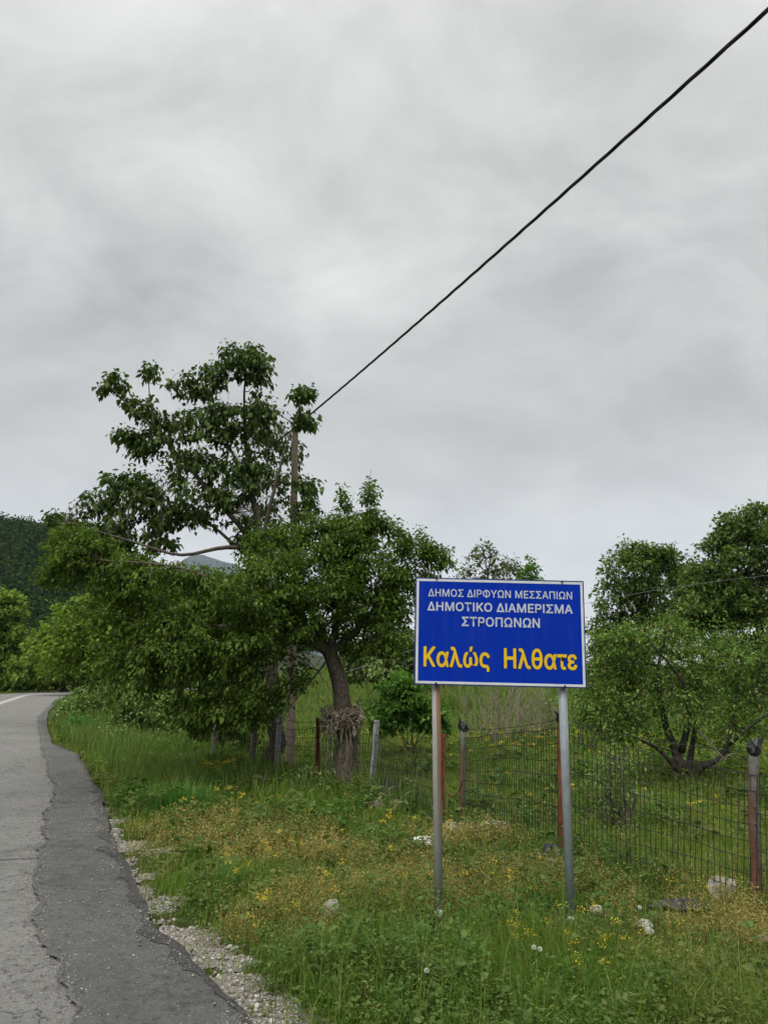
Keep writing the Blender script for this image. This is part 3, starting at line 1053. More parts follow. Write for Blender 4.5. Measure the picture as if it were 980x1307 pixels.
back_tree(818, 34, [(815, 735, 50, 32, 70), (796, 768, 30, 28, 32), (850, 765, 40, 34, 46), (826, 712, 26, 14, 22), (778, 805, 18, 20, 12), (825, 812, 54, 28, 46), (806, 703, 7, 8, 3), (868, 742, 12, 16, 7), (765, 752, 7, 6, 2), (840, 715, 20, 10, 8), (768, 835, 14, 16, 8)],
          'leaf_back', 'rounded dark tree rising just right of the blue sign', 21)
back_tree(968, 30, [(950, 725, 48, 44, 80), (965, 672, 24, 26, 30), (925, 770, 50, 30, 50), (900, 768, 28, 18, 20), (985, 740, 50, 70, 90), (960, 800, 60, 34, 50), (1030, 760, 50, 70, 70), (958, 655, 8, 12, 6), (905, 735, 24, 14, 14), (892, 755, 22, 12, 12), (922, 700, 22, 14, 12), (930, 672, 14, 8, 6), (885, 785, 24, 16, 16), (912, 790, 30, 20, 24)],
          'leaf_back', 'tallest of the dark trees, at the right edge behind the spreading tree', 22)
back_tree(880, 38, [(880, 790, 40, 24, 36), (890, 830, 50, 30, 40), (800, 850, 50, 26, 40), (960, 850, 60, 30, 40), (765, 875, 24, 24, 24), (820, 890, 60, 20, 40), (930, 880, 70, 24, 40)],
          'leaf_back', 'low dark tree filling the gap between the two tall right-hand trees', 23)
back_tree(623, 46, [(622, 728, 26, 24, 34), (618, 708, 12, 12, 8), (640, 730, 18, 16, 12), (600, 748, 16, 20, 12), (625, 770, 30, 30, 26)],
          'leaf_pale', 'thin airy pale tree peeping above the middle of the blue sign', 24, llen=.2, per=7, cl=.42, trunk_r=.13, tip=True)
back_tree(676, 48, [(676, 740, 14, 16, 16), (676, 722, 6, 10, 6), (658, 750, 9, 14, 7), (680, 770, 20, 24, 18)],
          'leaf_bright', 'small pointed green tree peeping above the right half of the blue sign', 25, llen=.2, per=14, cl=.32, trunk_r=.1, tip=True)
back_tree(500, 30, [(480, 820, 40, 30, 40), (520, 835, 40, 30, 40), (550, 850, 30, 24, 26), (455, 850, 24, 20, 18), (520, 865, 50, 16, 30)],
          'leaf_hedge', 'low rounded tree in the meadow behind the trunk of the dense tree', 33, llen=.16, cl=.35)
# roadside trees on the left
back_tree(122, 27, [(160, 768, 46, 34, 60), (120, 800, 42, 34, 52), (195, 815, 44, 36, 50), (95, 835, 42, 26, 36), (150, 845, 46, 24, 40), (175, 740, 26, 14, 16)],
          'leaf_lime', 'bright yellow-green tree leaning over the right side of the road', 26, llen=.14, cl=.36, per=30, trunk_r=.16, lean=20)
back_tree(6, 74, [(4, 785, 22, 30, 40), (12, 770, 10, 16, 12), (-30, 800, 30, 40, 40), (10, 815, 24, 18, 24), (0, 850, 34, 26, 40), (-20, 870, 40, 14, 30)],
          'leaf_lime', 'tall yellow-green tree at the left edge beyond the bend', 27, llen=.4, cl=.8, per=20, trunk_r=.25)
back_tree(30, 80, [(30, 838, 36, 20, 44), (12, 855, 30, 16, 30), (60, 848, 30, 20, 36), (30, 868, 46, 12, 40)],
          'leaf_pale', 'low olive brown scrub tree beyond the bend at the far left', 28, llen=.4, cl=.8, per=22, trunk_r=.22)
back_tree(80, 72, [(78, 820, 28, 30, 46), (98, 838, 28, 26, 40), (60, 850, 26, 18, 26), (70, 865, 30, 12, 20)],
          'leaf_lime', 'round yellow-green tree standing where the road disappears', 29, llen=.4, cl=.8, per=20, trunk_r=.22)
back_tree(125, 62, [(125, 830, 36, 34, 50), (145, 800, 30, 24, 30), (110, 860, 34, 14, 24), (150, 860, 40, 20, 30)],
          'leaf_dense', 'mid-green tree behind the bright yellow-green roadside tree', 30, llen=.36, cl=.7, per=20, trunk_r=.22)
back_tree(230, 40, [(230, 800, 50, 40, 60), (290, 800, 50, 44, 50), (200, 850, 50, 26, 40), (270, 850, 60, 24, 40)],
          'leaf_hedge', 'dull green tree deep behind the dense tree on the left', 31, llen=.3, cl=.6, per=18, trunk_r=.2)


# --- bushes
def bush(name, px, Y, blobs, leaf, label, seed, llen=.07, lw=.55, per=16, cl=.17, cat='bush', group=None, bark='bark', stems=7, hang=.15, fill=1.0, tip=False, depth=None):
    b = gbase(px, Y)
    rg = np.random.default_rng(seed)
    limbs = []
    for k in range(stems):
        x, y, rx, ry, n = blobs[k % len(blobs)]
        e = at(x + rg.uniform(-.5, .5) * rx, y + rg.uniform(-.4, .4) * ry, Y + rg.uniform(-.3, .3))
        s = b + np.array([rg.uniform(-.15, .15), rg.uniform(-.15, .15), 0])
        if k == 0:
            s = b
        limbs.append(([s, (s + e) / 2 + rg.normal(0, .08, 3), e], .016, .005))
    crown = [pblob(x, y, Y, rx, ry, n, depth or max(rx, ry) * .9 * Y / FPX) for x, y, rx, ry, n in blobs]
    return tree(name, label, cat, limbs, crown, M[leaf], M[bark], llen, lw, per=per, cl_r=cl, droop=.15, seed=seed, twig_r=.004, hang=hang, parts=('stems', 'foliage'), group=group, fill=fill, tip_only=tip)


bush('leafy_bush', 520, 16.5, [(505, 895, 34, 24, 34), (535, 905, 32, 26, 34), (555, 915, 22, 22, 18), (490, 915, 26, 18, 18), (520, 870, 30, 16, 16)], 'leaf_bright', 'bright green leafy bush behind the fence, left of the sign post', 41, llen=.10, lw=.7, per=26, fill=1.5)
bush('roadside_bush', 118, 24, [(110, 900, 26, 18, 60), (140, 890, 26, 18, 60), (92, 908, 18, 14, 40), (165, 885, 24, 16, 40)], 'leaf_hedge', 'greyish green bush with pale blossom at the road edge before the bend', 42, llen=.10, per=30, cl=.25)
bush('roadside_bush', 185, 19.5, [(170, 905, 30, 22, 40), (205, 915, 34, 26, 46), (180, 930, 40, 16, 30)], 'leaf_hedge', 'broad bush under the left boughs of the dense tree', 43, llen=.09, per=30, cl=.22, fill=1.5)
bush('roadside_bush', 270, 16.5, [(250, 915, 30, 24, 36), (285, 925, 32, 24, 36), (310, 940, 24, 18, 20)], 'leaf_dense', 'shaded dark green bush left of the wooden pole', 44, llen=.085, per=30, fill=1.5)
bush('weed_clump', 100, 21, [(100, 925, 18, 14, 26), (120, 932, 20, 12, 22)], 'leaf_tuft', 'leafy weed clump at the very edge of the asphalt before the bend', 61, llen=.09, lw=.45, per=26, cl=.2, cat='weeds', bark='leaf_dense')
bush('weed_clump', 160, 17.5, [(150, 945, 26, 14, 30), (185, 950, 26, 12, 24)], 'leaf_hedge', 'broad grey-green weed clump on the verge between the road and the lush grass tuft', 62, llen=.08, lw=.45, per=26, cl=.18, cat='weeds', bark='leaf_dense')
bush('weed_clump', 225, 14.8, [(215, 955, 30, 16, 32), (250, 962, 24, 12, 20)], 'leaf_bright', 'bright leafy weed clump under the lowest left boughs of the dense tree', 63, llen=.07, lw=.5, per=26, cl=.16, cat='weeds', bark='leaf_dense')
bush('weed_clump', 300, 13.1, [(290, 970, 30, 14, 30), (330, 978, 24, 12, 20)], 'leaf_dense', 'shaded weed clump at the foot of the old wooden stakes', 64, llen=.06, lw=.5, per=26, cl=.15, cat='weeds', bark='leaf_dense')
bush('weed_clump', 395, 11.3, [(385, 995, 22, 10, 20), (425, 1000, 20, 10, 16)], 'leaf_hedge', 'grey-green weed clump round the base of the dense tree trunk', 65, llen=.05, lw=.45, per=26, cl=.13, cat='weeds', bark='leaf_dense')
bush('thin_shrub', 785, 8.6, [(770, 1010, 22, 40, 30), (800, 1020, 22, 40, 26), (785, 975, 30, 20, 18), (790, 1060, 26, 24, 16)], 'leaf_hedge', 'thin wispy shrub grown into the fence right of the sign', 45, llen=.035, lw=.35, per=20, cl=.12, stems=16, fill=1.6, cat='shrub')
bush('blossom_bush', 699, 22, [(699, 896, 9, 9, 10), (706, 906, 7, 6, 6)], 'leaf_hedge', 'small round pale-flowered bush on the slope right of the sign posts', 46, llen=.07, per=14)
bush('grey_scrub', 742, 17, [(742, 905, 20, 22, 20), (760, 915, 24, 14, 16)], 'leaf_olive', 'grey-green scrub behind the right sign post', 47, llen=.06, per=26, fill=1.5)


# --- ivy / dead vine bundle round the dense tree's trunk: hangs on the trunk, a thing of its own
def vine_bundle():
    rg = np.random.default_rng(4)
    c = at(436, 918, Y1 - .12)
    root = thing('dead_vines', c, 'bundle of dry dead vines wrapped round the trunk at fence height', 'vines')
    tb, lb = MB(), MB()
    for k in range(150):
        a0 = rg.uniform(0, 2 * PI)
        a1 = a0 + rg.uniform(.6, 3)
        z0, z1 = rg.uniform(-.16, .17, 2)
        if rg.uniform() < .3:
            z0, z1 = .1, rg.uniform(-.95, -.3)
            a1 = a0 + rg.uniform(-.4, .4)
        t = np.linspace(0, 1, 9)
        a = a0 + (a1 - a0) * t
        r = .2 + .12 * rg.uniform() * np.sin(t * PI) + .03 * rg.normal(size=9)
        P = c + np.stack([r * np.cos(a), .12 + r * np.sin(a), z0 + (z1 - z0) * t + rg.normal(0, .03, 9)], 1)
        tb.tube(P, .0055, 4, False)
    part(tb, 'stems', M['twig_pale'], root)
    n = 330
    a = rg.uniform(0, 2 * PI, n)
    r = rg.uniform(.17, .30, n)
    P = c + np.stack([r * np.cos(a), .12 + r * np.sin(a), rg.normal(0, .09, n)], 1)
    leaves(lb, P, rg.normal(size=(n, 3)) + np.array([0, 0, -.8]), rg.normal(size=(n, 3)), rg.uniform(.05, .11, n), rg.uniform(.03, .07, n), .3, .2)
    part(lb, 'dead_leaves', leaf_mat('dead_leaf', [(.15, .115, .07), (.25, .2, .14), (.34, .29, .22)], .15), root)


vine_bundle()


# --- bare stalky shrubs on the slope behind the sign
def bare_shrub(px, Y, n, seed, label):
    rg = np.random.default_rng(seed)
    b = gbase(px, Y)
    mb = MB()
    for k in range(n):
        s = b + np.array([rg.uniform(-.7, .7), rg.uniform(-.3, .3), 0])
        h_ = rg.uniform(.7, 1.6)
        t = np.linspace(0, 1, 6)
        e = np.array([rg.normal(0, .22), rg.normal(0, .2), h_])
        L = s + e * t[:, None] + rg.normal(0, .02, (6, 3))
        mb.tube(L, .011 * (1 - .7 * t), 4, False)
        for q in range(3):
            a = L[rg.integers(2, 5)]
            d = np.array([rg.normal(0, .2), rg.normal(0, .15), rg.uniform(.2, .5)])
            mb.tube(np.stack([a, a + d * .5 + rg.normal(0, .02, 3), a + d]), [.006, .005, .003], 4, False)
    o = mb.build('bare_shrub', M['twig_pale'], loc=b)
    tag(o, label, 'shrub', 'bare shrubs on the slope')


bare_shrub(612, 19, 20, 51, 'bare grey-stemmed shrub showing between the two sign posts, left one')
bare_shrub(655, 20, 30, 52, 'bare grey-stemmed shrub showing between the two sign posts, middle and thickest one')
bare_shrub(685, 21, 16, 53, 'bare grey-stemmed shrub showing between the two sign posts, nearest the right post')


# ================================================================== UTILITY POLE AND CABLES
def utility_pole():
    Yp = 14.2
    b = gbase(370, Yp)
    top = at(377, 533, Yp)
    b = np.array([at(370, 985, Yp)[0], Yp, hz(at(370, 985, Yp)[0], Yp) - .3])
    root = thing('utility_pole', b, 'weathered wooden utility pole standing in the trees left of the sign', 'utility pole')
    mb = MB()
    t = np.linspace(0, 1, 26)
    L = b + (top - b) * t[:, None]
    mb.tube(L, .088 - .03 * t, 14)
    part(mb, 'shaft', M['pole_wood'], root, True)
    steel = plain('galvanised_bracket', (.22, .22, .22), .5, .6, .3, 20)
    mb = MB()
    p = top + np.array([0, -.07, -.22])
    mb.tube([p, p + np.array([.02, -.10, .02]), p + np.array([.05, -.16, -.03])], .012, 6)
    mb.tube(np.stack([top + np.array([.066 * math.cos(a), .066 * math.sin(a), -.22]) for a in np.linspace(0, 2 * PI, 13)]), .008, 5)
    part(mb, 'hook_bracket', steel, root)
    return top, p + np.array([.05, -.16, -.03])


pole_top, hook = utility_pole()
M['cable'] = plain('black_cable', (.012, .012, .013), .6, 0, .3, 30)


def cable_path(a, b, sag, n=90):
    t = np.linspace(0, 1, n)[:, None]
    P = a + (b - a) * t
    P[:, 2] -= sag * 4 * (t * (1 - t))[:, 0]
    return P


def big_cable():
    d = ray(980, 12)
    t = (6.15 - EYE) / d[2]
    q = np.array([0, 0, EYE]) + d * t
    far = q + (q - hook) / np.linalg.norm((q - hook)[:2]) * 14
    far[2] = 6.7
    # choose the sag so that the span passes through q
    tq = np.linalg.norm((q - hook)[:2]) / np.linalg.norm((far - hook)[:2])
    zl = hook[2] + (far[2] - hook[2]) * tq
    sag = (zl - q[2]) / (4 * tq * (1 - tq))
    P = cable_path(hook, far, sag, 700)
    mb = MB()
    s = np.concatenate([[0], np.cumsum(np.linalg.norm(np.diff(P, axis=0), axis=1))])
    ax = (far - hook) / np.linalg.norm(far - hook)
    sx = np.cross(ax, [0, 0, 1])
    sx /= np.linalg.norm(sx)
    sz = np.cross(sx, ax)
    for k in range(3):                                         # bundled, twisted conductors
        a = s * 2 * PI / 1.1 + k * 2 * PI / 3
        mb.tube(P + .0068 * (np.cos(a)[:, None] * sx + np.sin(a)[:, None] * sz), .0112, 6)
    o = mb.build('overhead_cable', M['cable'], smooth=True, loc=hook)
    tag(o, 'thick black twisted overhead cable running from the wooden pole across the sky', 'cable')
    # second span leaving the pole to the left behind the tree
    e = hook + np.array([-13.5, 24.0, .6])
    P = cable_path(hook, e, .5, 60)
    mb = MB()
    mb.tube(P, .016, 6)
    o = mb.build('overhead_cable', M['cable'], smooth=True, loc=hook)
    tag(o, 'black overhead cable leaving the wooden pole behind the tall tree', 'cable')
    # thin wire crossing low behind the sign
    P = interp_line([at(430, 862, 22), at(515, 833, 22.5), at(640, 796, 23.2), at(750, 769.5, 24), at(865, 749, 24.8), at(985, 734, 25.6), at(1200, 716, 27)], .3)
    mb = MB()
    mb.tube(P, .006, 5)
    o = mb.build('thin_wire', plain('thin_wire', (.2, .2, .2), .5, .3), smooth=True)
    tag(o, 'thin pale wire sagging behind the blue sign towards the right-hand trees', 'wire')


big_cable()


# ================================================================== FENCE
M['concrete_post'] = plain('concrete_post', (.30, .31, .31), .85, 0, .35, 14, .004, (.17, .175, .175))
M['rust'] = plain('rusty_steel', (.20, .06, .028), .85, 0, .5, 16, .003, (.085, .028, .016))
M['black_plastic'] = plain('black_plastic', (.010, .011, .013), .55, 0, .3, 10, 0, None, .5)
M['wire'] = plain('dark_wire', (.035, .030, .026), .7, .3, .4, 10)
M['stake_wood'] = plain('grey_stake', (.19, .17, .15), .9, 0, .45, 14, .006)


def post_mat_two(name, up, low, split):
    """grey post with an uneven rust stain that widens towards the ground"""
    m, nt, b = new_mat(name)
    t = nd(nt, 'ShaderNodeTexCoord')
    s = nd(nt, 'ShaderNodeSeparateXYZ')
    nt.links.new(t.outputs['Generated'], s.inputs[0])
    n = noise(nt, 7, 6, .65)

    def ma(op, a, b_, c=0.0):
        q = nd(nt, 'ShaderNodeMath', operation=op)
        for i_, v in enumerate((a, b_, c)):
            if isinstance(v, (int, float)):
                q.inputs[i_].default_value = v
            else:
                nt.links.new(v, q.inputs[i_])
        return q.outputs[0]
    zf = ramp(nt, ma('MULTIPLY_ADD', n, .35, s.outputs['Z']), [(split + .12, (1, 1, 1)), (split + .26, (0, 0, 0))])
    xf = ramp(nt, ma('MULTIPLY_ADD', n, .7, s.outputs['X']), [(.72, (1, 1, 1)), (1.0, (.15, .15, .15))])
    f = mixc(nt, 1.0, zf, xf, 'MULTIPLY')
    c = mixc(nt, f, up, low)
    c = mixc(nt, .8, c, ramp(nt, noise(nt, 30, 6), [(.3, (.5, .5, .5)), (.7, (1.1, 1.1, 1.1))]), 'MULTIPLY')
    nt.links.new(c, b.inputs['Base Color'])
    b.inputs['Roughness'].default_value = .85
    bump(nt, b, n, .5, .01)
    return m


M['half_rust'] = post_mat_two('half_rusted_post', (.15, .145, .13), (.12, .052, .028), .80)


def wrap(mb, c, r, seed, h=.07):
    rg = np.random.default_rng(seed)
    import bmesh
    bm = bmesh.new()
    bmesh.ops.create_icosphere(bm, subdivisions=3, radius=1)
    V = np.array([v.co for v in bm.verts])
    F = np.array([[v.index for v in f.verts] for f in bm.faces])
    bm.free()
    k = 1 + .16 * np.sin(V[:, 0] * 6 + rg.uniform(0, 6)) * np.sin(V[:, 2] * 5) + rg.normal(0, .025, len(V))
    V = V * k[:, None] * np.array([r, r, h])
    V[:, 2] += .25 * V[:, 0]
    mb.add(V + c, F)
    for _ in range(3):
        d = rg.normal(size=3)
        d[2] = abs(d[2]) * .5
        d *= r * 1.1 / np.linalg.norm(d)
        s = rg.normal(size=3) * r * .3
        mb.add(np.array([c + d * .6 - s, c + d * .6 + s, c + d * 1.5 + s * .7 + [0, 0, .03], c + d * 1.6 - s * .6]), np.array([[0, 1, 2, 3]]))


def run_fence(name, label, posts, spans, mats):
    """posts: [(base px, base py, top px, top py, radius, material, wrap, shape)]"""
    gp = []
    for p in posts:
        b = ground(p[0], p[1])
        top = at(p[2], p[3], b[1])
        gp.append((b, top))
    root = thing(name, gp[0][0], label, 'fence')
    for (b, top), p in zip(gp, posts):
        mb = MB()
        bb = b - np.array([0, 0, .12])
        L = bb + (top - bb) * np.linspace(0, 1, 9)[:, None]
        if p[7] == 'angle':                                     # L-section steel
            for dx, dy, hx, hy in ((0, 0, p[4], .004), (-p[4] + .004, p[4] - .002, .004, p[4])):
                q = L + np.array([dx, dy, 0])
                n = len(q)
                V = np.concatenate([q + [sx * hx, sy * hy, 0] for sx, sy in ((-1, -1), (1, -1), (1, 1), (-1, 1))])
                F = []
                for i in range(n - 1):
                    for k in range(4):
                        k2 = (k + 1) % 4
                        F.append((k * n + i, k2 * n + i, k2 * n + i + 1, k * n + i + 1))
                mb.add(V, np.array(F), np.array([[0, n, 2 * n, 3 * n][::-1], [n - 1, 2 * n - 1, 3 * n - 1, 4 * n - 1]]))
        else:
            rg = np.random.default_rng(int(p[0]))
            L2 = L + np.concatenate([np.zeros((1, 3)), rg.normal(0, .004, (7, 3)), np.zeros((1, 3))])
            mb.tube(L2, p[4], 10 if p[7] == 'round' else 4)
        po = part(mb, 'post', M[p[5]], root, p[7] == 'round')
        if p[8]:
            po['label'] = p[8]
        if p[6]:
            wb = MB()
            wrap(wb, top + np.array([0, 0, -.04]), p[4] * 1.35, int(p[0]))
            part(wb, 'plastic_wrap', M['black_plastic'], po)
    for (i, j, h0, h1, dv, dh, wr, sag) in spans:
        mb = MB()
        b0, t0 = gp[i]
        b1, t1 = gp[j]
        ln = np.linalg.norm((b1 - b0)[:2])
        n = max(3, int(ln / dv))
        rg = np.random.default_rng(i * 31 + 5)

        def pt(u, w):
            g = b0 + (b1 - b0) * u
            g[2] = hz(g[0], g[1]) * .6 + g[2] * .4
            tp = (t0 - b0) * (1 - u) + (t1 - b1) * u
            hgt = h0 + (h1 - h0) * u
            z = g + tp * w * hgt
            z[2] -= sag * math.sin(u * PI) * w
            wob = .05 * math.sin(u * ln * 2.1 + i) * w + .018 * math.sin(u * ln * 7 + 2 * i) * (.4 + w)
            z[2] += .014 * math.sin(u * ln * 5.3 + 3 * w + i) * (1 - w) * w * 4 + .01 * math.sin(u * ln * 3.1 + i)
            z[1] += wob - .03
            return z
        for k in range(n + 1):
            u = k / n
            off = rg.normal(0, .004)
            L = np.array([pt(np.clip(u + off * math.sin(w * 7), 0, 1), w) for w in np.linspace(0.0, 1, 6)])
            mb.tube(L, wr, 4, False)
        m_ = int(1.15 * h0 / dh)
        for w in np.linspace(.03, 1, m_ + 1):
            L = np.array([pt(u, w) for u in np.linspace(0, 1, max(8, int(ln / .12)))])
            mb.tube(L, wr, 4, False)
        part(mb, 'wire_mesh', M['wire'], root)
    return root, gp


far_r = (1098, 1225, 1094, 972)
root, gpA = run_fence('wire_fence', 'taut wire mesh fence with half-rusted posts capped in black plastic, right of the sign', [
    (588, 1056, 592, 924, .035, 'half_rust', 1, 'round', 'grey post with rusty lower half and black plastic on top'),
    (718, 1095, 716, 908, .038, 'rust', 1, 'round', 'rusty post behind the right sign leg'),
    (963, 1164, 961, 948, .036, 'half_rust', 1, 'round', 'thick grey and rust post at the right edge'),
    (*far_r, .05, 'half_rust', 1, 'round', None),
], [(0, 1, .86, .90, .044, .12, .0030, .01), (1, 2, .92, .80, .047, .125, .0030, .03), (2, 3, .80, .85, .047, .125, .0030, .02)], M)
# top strand and the broken branch-like wire
mb = MB()
for (a, b, s_) in ((gpA[0][1], gpA[1][1], .03), (gpA[1][1], gpA[2][1], .05), (gpA[2][1], gpA[3][1], .03)):
    mb.tube(cable_path(a + np.array([0, -.05, -.06]), b + np.array([0, -.05, -.06]), s_, 20), .003, 4)
part(mb, 'top_wire', M['wire'], root)

root, gpB = run_fence('wire_fence', 'sagging older wire fence with leaning stakes under the dense tree, left of the sign', [
    (562, 1052, 565, 936, .035, 'rust', 0, 'angle', 'rusty red angle-iron post beside the left sign leg'),
    (473, 1012, 481, 919, .042, 'concrete_post', 0, 'square', 'leaning pale grey post'),
    (405, 1003, 406, 916, .03, 'rust', 0, 'angle', 'slim rusty red post in front of the trunk'),
    (352, 994, 357, 914, .045, 'concrete_post', 0, 'square', 'dull grey post in the shade'),
    (320, 990, 326, 918, .05, 'stake_wood', 0, 'round', 'old wooden stake'),
    (270, 985, 276, 925, .05, 'stake_wood', 0, 'round', None),
], [(0, 1, .80, .80, .05, .13, .0030, .05), (1, 2, .80, .85, .055, .14, .0030, .06), (2, 3, .85, .85, .055, .14, .0030, .04), (3, 4, .9, .85, .055, .15, .0030, .02), (4, 5, .9, .85, .06, .15, .0030, .02)], M)
mb = MB()
mb.tube(cable_path(gpB[1][1] - [0, .05, .03], gpB[0][1] - [0, .05, .22], -.08, 20), .003, 4)
mb.tube(cable_path(gpB[2][1] - [0, .05, .05], gpB[1][1] - [0, .05, .03], .04, 20), .003, 4)
mb.tube(cable_path(gpB[3][1] - [0, .05, .02], gpB[2][1] - [0, .05, .05], .04, 20), .003, 4)
part(mb, 'top_wire', M['wire'], root)
# the chain that closes the gap between the two fences hangs from the rusty post
mb = MB()
a, b = gpB[0][1] + np.array([.03, -.03, -.62]), gpA[0][1] + np.array([-.04, -.04, -.62])
P = cable_path(a, b, .10, 25)
for k, p in enumerate(P[:-1]):
    d = (P[k + 1] - p)
    u = np.array([0, 0, 1.0]) if k % 2 else np.array([0, 1.0, 0])
    c = p + d / 2
    an = np.linspace(0, 2 * PI, 9)
    dn = d / np.linalg.norm(d)
    mb.tube(c + np.cos(an)[:, None] * dn * np.linalg.norm(d) * .75 + np.sin(an)[:, None] * u * .011, .0035, 4, False)
mb.tube(cable_path(gpB[0][1] + np.array([.03, -.03, -.30]), gpA[0][1] + np.array([-.04, -.04, -.22]), .06, 12), .0025, 4)
part(mb, 'chain', M['rust'], root)


# ================================================================== SIGN
def build_sign():
    Ys = 5.55
    gl = ground(560, 1175)
    gr = ground(726, 1164)
    Ys = (gl[1] + gr[1]) / 2
    TL, TR, BR, BL = [at(a, b, Ys - .06) for a, b in ((528, 736.5), (744.5, 742), (748.5, 878.5), (530.5, 874))]
    TL, TR, BR, BL = [np.array(p) for p in (TL, TR, BR, BL)]
    # rectangle in the plane y = const, tilted about the view axis as the real board hangs slightly askew
    C = (TL + TR + BR + BL) / 4
    ux = ((TR - TL) + (BR - BL)) / 2
    W = np.linalg.norm(ux)
    ux /= W
    H = (np.linalg.norm(TL - BL) + np.linalg.norm(TR - BR)) / 2
    uz = np.array([-ux[2], 0, ux[0]])
    uy = np.cross(uz, ux)           # points away from the viewer
    root = thing('welcome_sign', (C[0], Ys, min(gl[2], gr[2])), 'blue welcome sign with white and yellow Greek lettering on two metal posts', 'sign')

    def P(u, v, d=0):               # u,v in 0..1 from the top-left corner, d toward the viewer
        return C + ux * (u - .5) * W + uz * (.5 - v) * H - uy * d

    def slab(mb, u0, v0, u1, v1, d0, d1):
        V = np.array([P(u, v, d) for u in (u0, u1) for v in (v0, v1) for d in (d0, d1)])
        F = np.array([(0, 1, 3, 2), (4, 6, 7, 5), (0, 4, 5, 1), (2, 3, 7, 6), (0, 2, 6, 4), (1, 5, 7, 3)])
        mb.add(V, F)
    m_blue, nt, b = new_mat('blue_sheet')
    n = noise(nt, 2.5, 5)
    c = ramp(nt, n, [(.3, (.0003, .025, .33)), (.7, (.0004, .028, .36))])
    fade = noise(nt, 60, 3)
    c = mixc(nt, ramp(nt, fade, [(.6, (0, 0, 0)), (.8, (.08, .08, .08))]), c, (.06, .10, .38))
    tcs = nd(nt, 'ShaderNodeTexCoord')
    mps = nd(nt, 'ShaderNodeMapping')
    mps.inputs['Scale'].default_value = (26, 26, 2.2)
    nt.links.new(tcs.outputs['Object'], mps.inputs['Vector'])
    dn = nd(nt, 'ShaderNodeTexNoise')
    dn.inputs['Scale'].default_value = 1.0
    dn.inputs['Detail'].default_value = 6
    nt.links.new(mps.outputs[0], dn.inputs['Vector'])
    c = mixc(nt, ramp(nt, dn.outputs[0], [(.5, (0, 0, 0)), (.75, (.11, .11, .11))]), c, (.07, .10, .18))
    nt.links.new(c, b.inputs['Base Color'])
    b.inputs['Roughness'].default_value = .6
    b.inputs['Specular IOR Level'].default_value = .08
    m_white = plain('white_sheet', (.62, .64, .68), .5, 0, .12, 12)
    m_letter = plain('white_letter', (.50, .53, .60), .5, 0, .12, 12)
    m_yellow = plain('yellow_letter', (.76, .49, .018), .5, 0, .12, 12)
    m_dark = plain('letter_edge', (.012, .014, .05), .5, 0, .1, 12)
    m_rim = plain('rim_blue', (.03, .045, .16), .5, .1, .3, 12)
    mb = MB()
    slab(mb, 0, 0, 1, 1, -.03, 0)
    panel = part(mb, 'panel', m_rim, root)
    mb = MB()
    e0, e1 = .0075, .0215
    k = W / H
    slab(mb, e1 - .004, e1 * k - .006, 1 - e1 + .004, 1 - e1 * k + .006, .0006, .0018)
    part(mb, 'blue_face', m_blue, panel)
    mb = MB()
    slab(mb, e0, e0 * k, 1 - e0, e1 * k, .0006, .003)
    slab(mb, e0, 1 - e1 * k, 1 - e0, 1 - e0 * k, .0006, .003)
    slab(mb, e0, e1 * k, e1, 1 - e1 * k, .0006, .003)
    slab(mb, 1 - e1, e1 * k, 1 - e0, 1 - e1 * k, .0006, .003)
    part(mb, 'border', m_white, panel)

    # lettering
    def text(body):
        """outlines of the words, each outer contour triangulated with its own holes"""
        from mathutils.geometry import tessellate_polygon
        cu = bpy.data.curves.new('lettering', 'FONT')
        cu.body = body
        cu.size = 1
        cu.space_character = 1.06
        cu.resolution_u = 5
        cu.fill_mode = 'NONE'
        o = bpy.data.objects.new('lettering', cu)
        COL.objects.link(o)
        bpy.context.view_layer.update()
        me = bpy.data.meshes.new_from_object(o.evaluated_get(bpy.context.evaluated_depsgraph_get()))
        bpy.data.objects.remove(o)
        V = np.array([v.co for v in me.vertices])
        nb = {}
        for e in me.edges:
            p, q = e.vertices
            nb.setdefault(p, []).append(q)
            nb.setdefault(q, []).append(p)
        bpy.data.meshes.remove(me)
        seen, loops = set(), []
        for st in sorted(nb):
            if st in seen:
                continue
            lp, prev, cur = [], -1, st
            nxt_first = st + 1 if st + 1 in nb[st] else nb[st][0]
            lp.append(st)
            seen.add(st)
            prev, cur = st, nxt_first
            while cur != st and cur not in seen:
                lp.append(cur)
                seen.add(cur)
                c2 = [q for q in nb[cur] if q != prev]
                if not c2:
                    break
                prev, cur = cur, c2[0]
            if len(lp) > 2:
                loops.append(V[lp, :2])

        def area(p):
            return .5 * np.sum(p[:, 0] * np.roll(p[:, 1], -1) - p[:, 1] * np.roll(p[:, 0], -1))

        def inside(pt, p):
            x, y = pt
            x0, y0, x1, y1 = p[:, 0], p[:, 1], np.roll(p[:, 0], -1), np.roll(p[:, 1], -1)
            c = (y0 > y) != (y1 > y)
            with np.errstate(divide='ignore', invalid='ignore'):
                xi = x0 + (y - y0) / (y1 - y0) * (x1 - x0)
            return np.sum(c & (xi > x)) % 2 == 1
        A = [area(p) for p in loops]
        sg = np.sign(A[int(np.argmax(np.abs(A)))])
        outs = [[p] for p, a_ in zip(loops, A) if a_ * sg > 0]
        for p, a_ in zip(loops, A):
            if a_ * sg > 0:
                continue
            cand = [o_ for o_ in outs if all(inside(q, o_[0]) for q in p[::2])]
            if cand:
                min(cand, key=lambda o_: abs(area(o_[0]))).append(p)
        res = []
        for grp in outs:
            vv = [[Vector((q[0], q[1], 0)) for q in p] for p in grp]
            tri = tessellate_polygon(vv)
            res.append((np.concatenate(grp), np.array(tri)))
        return res

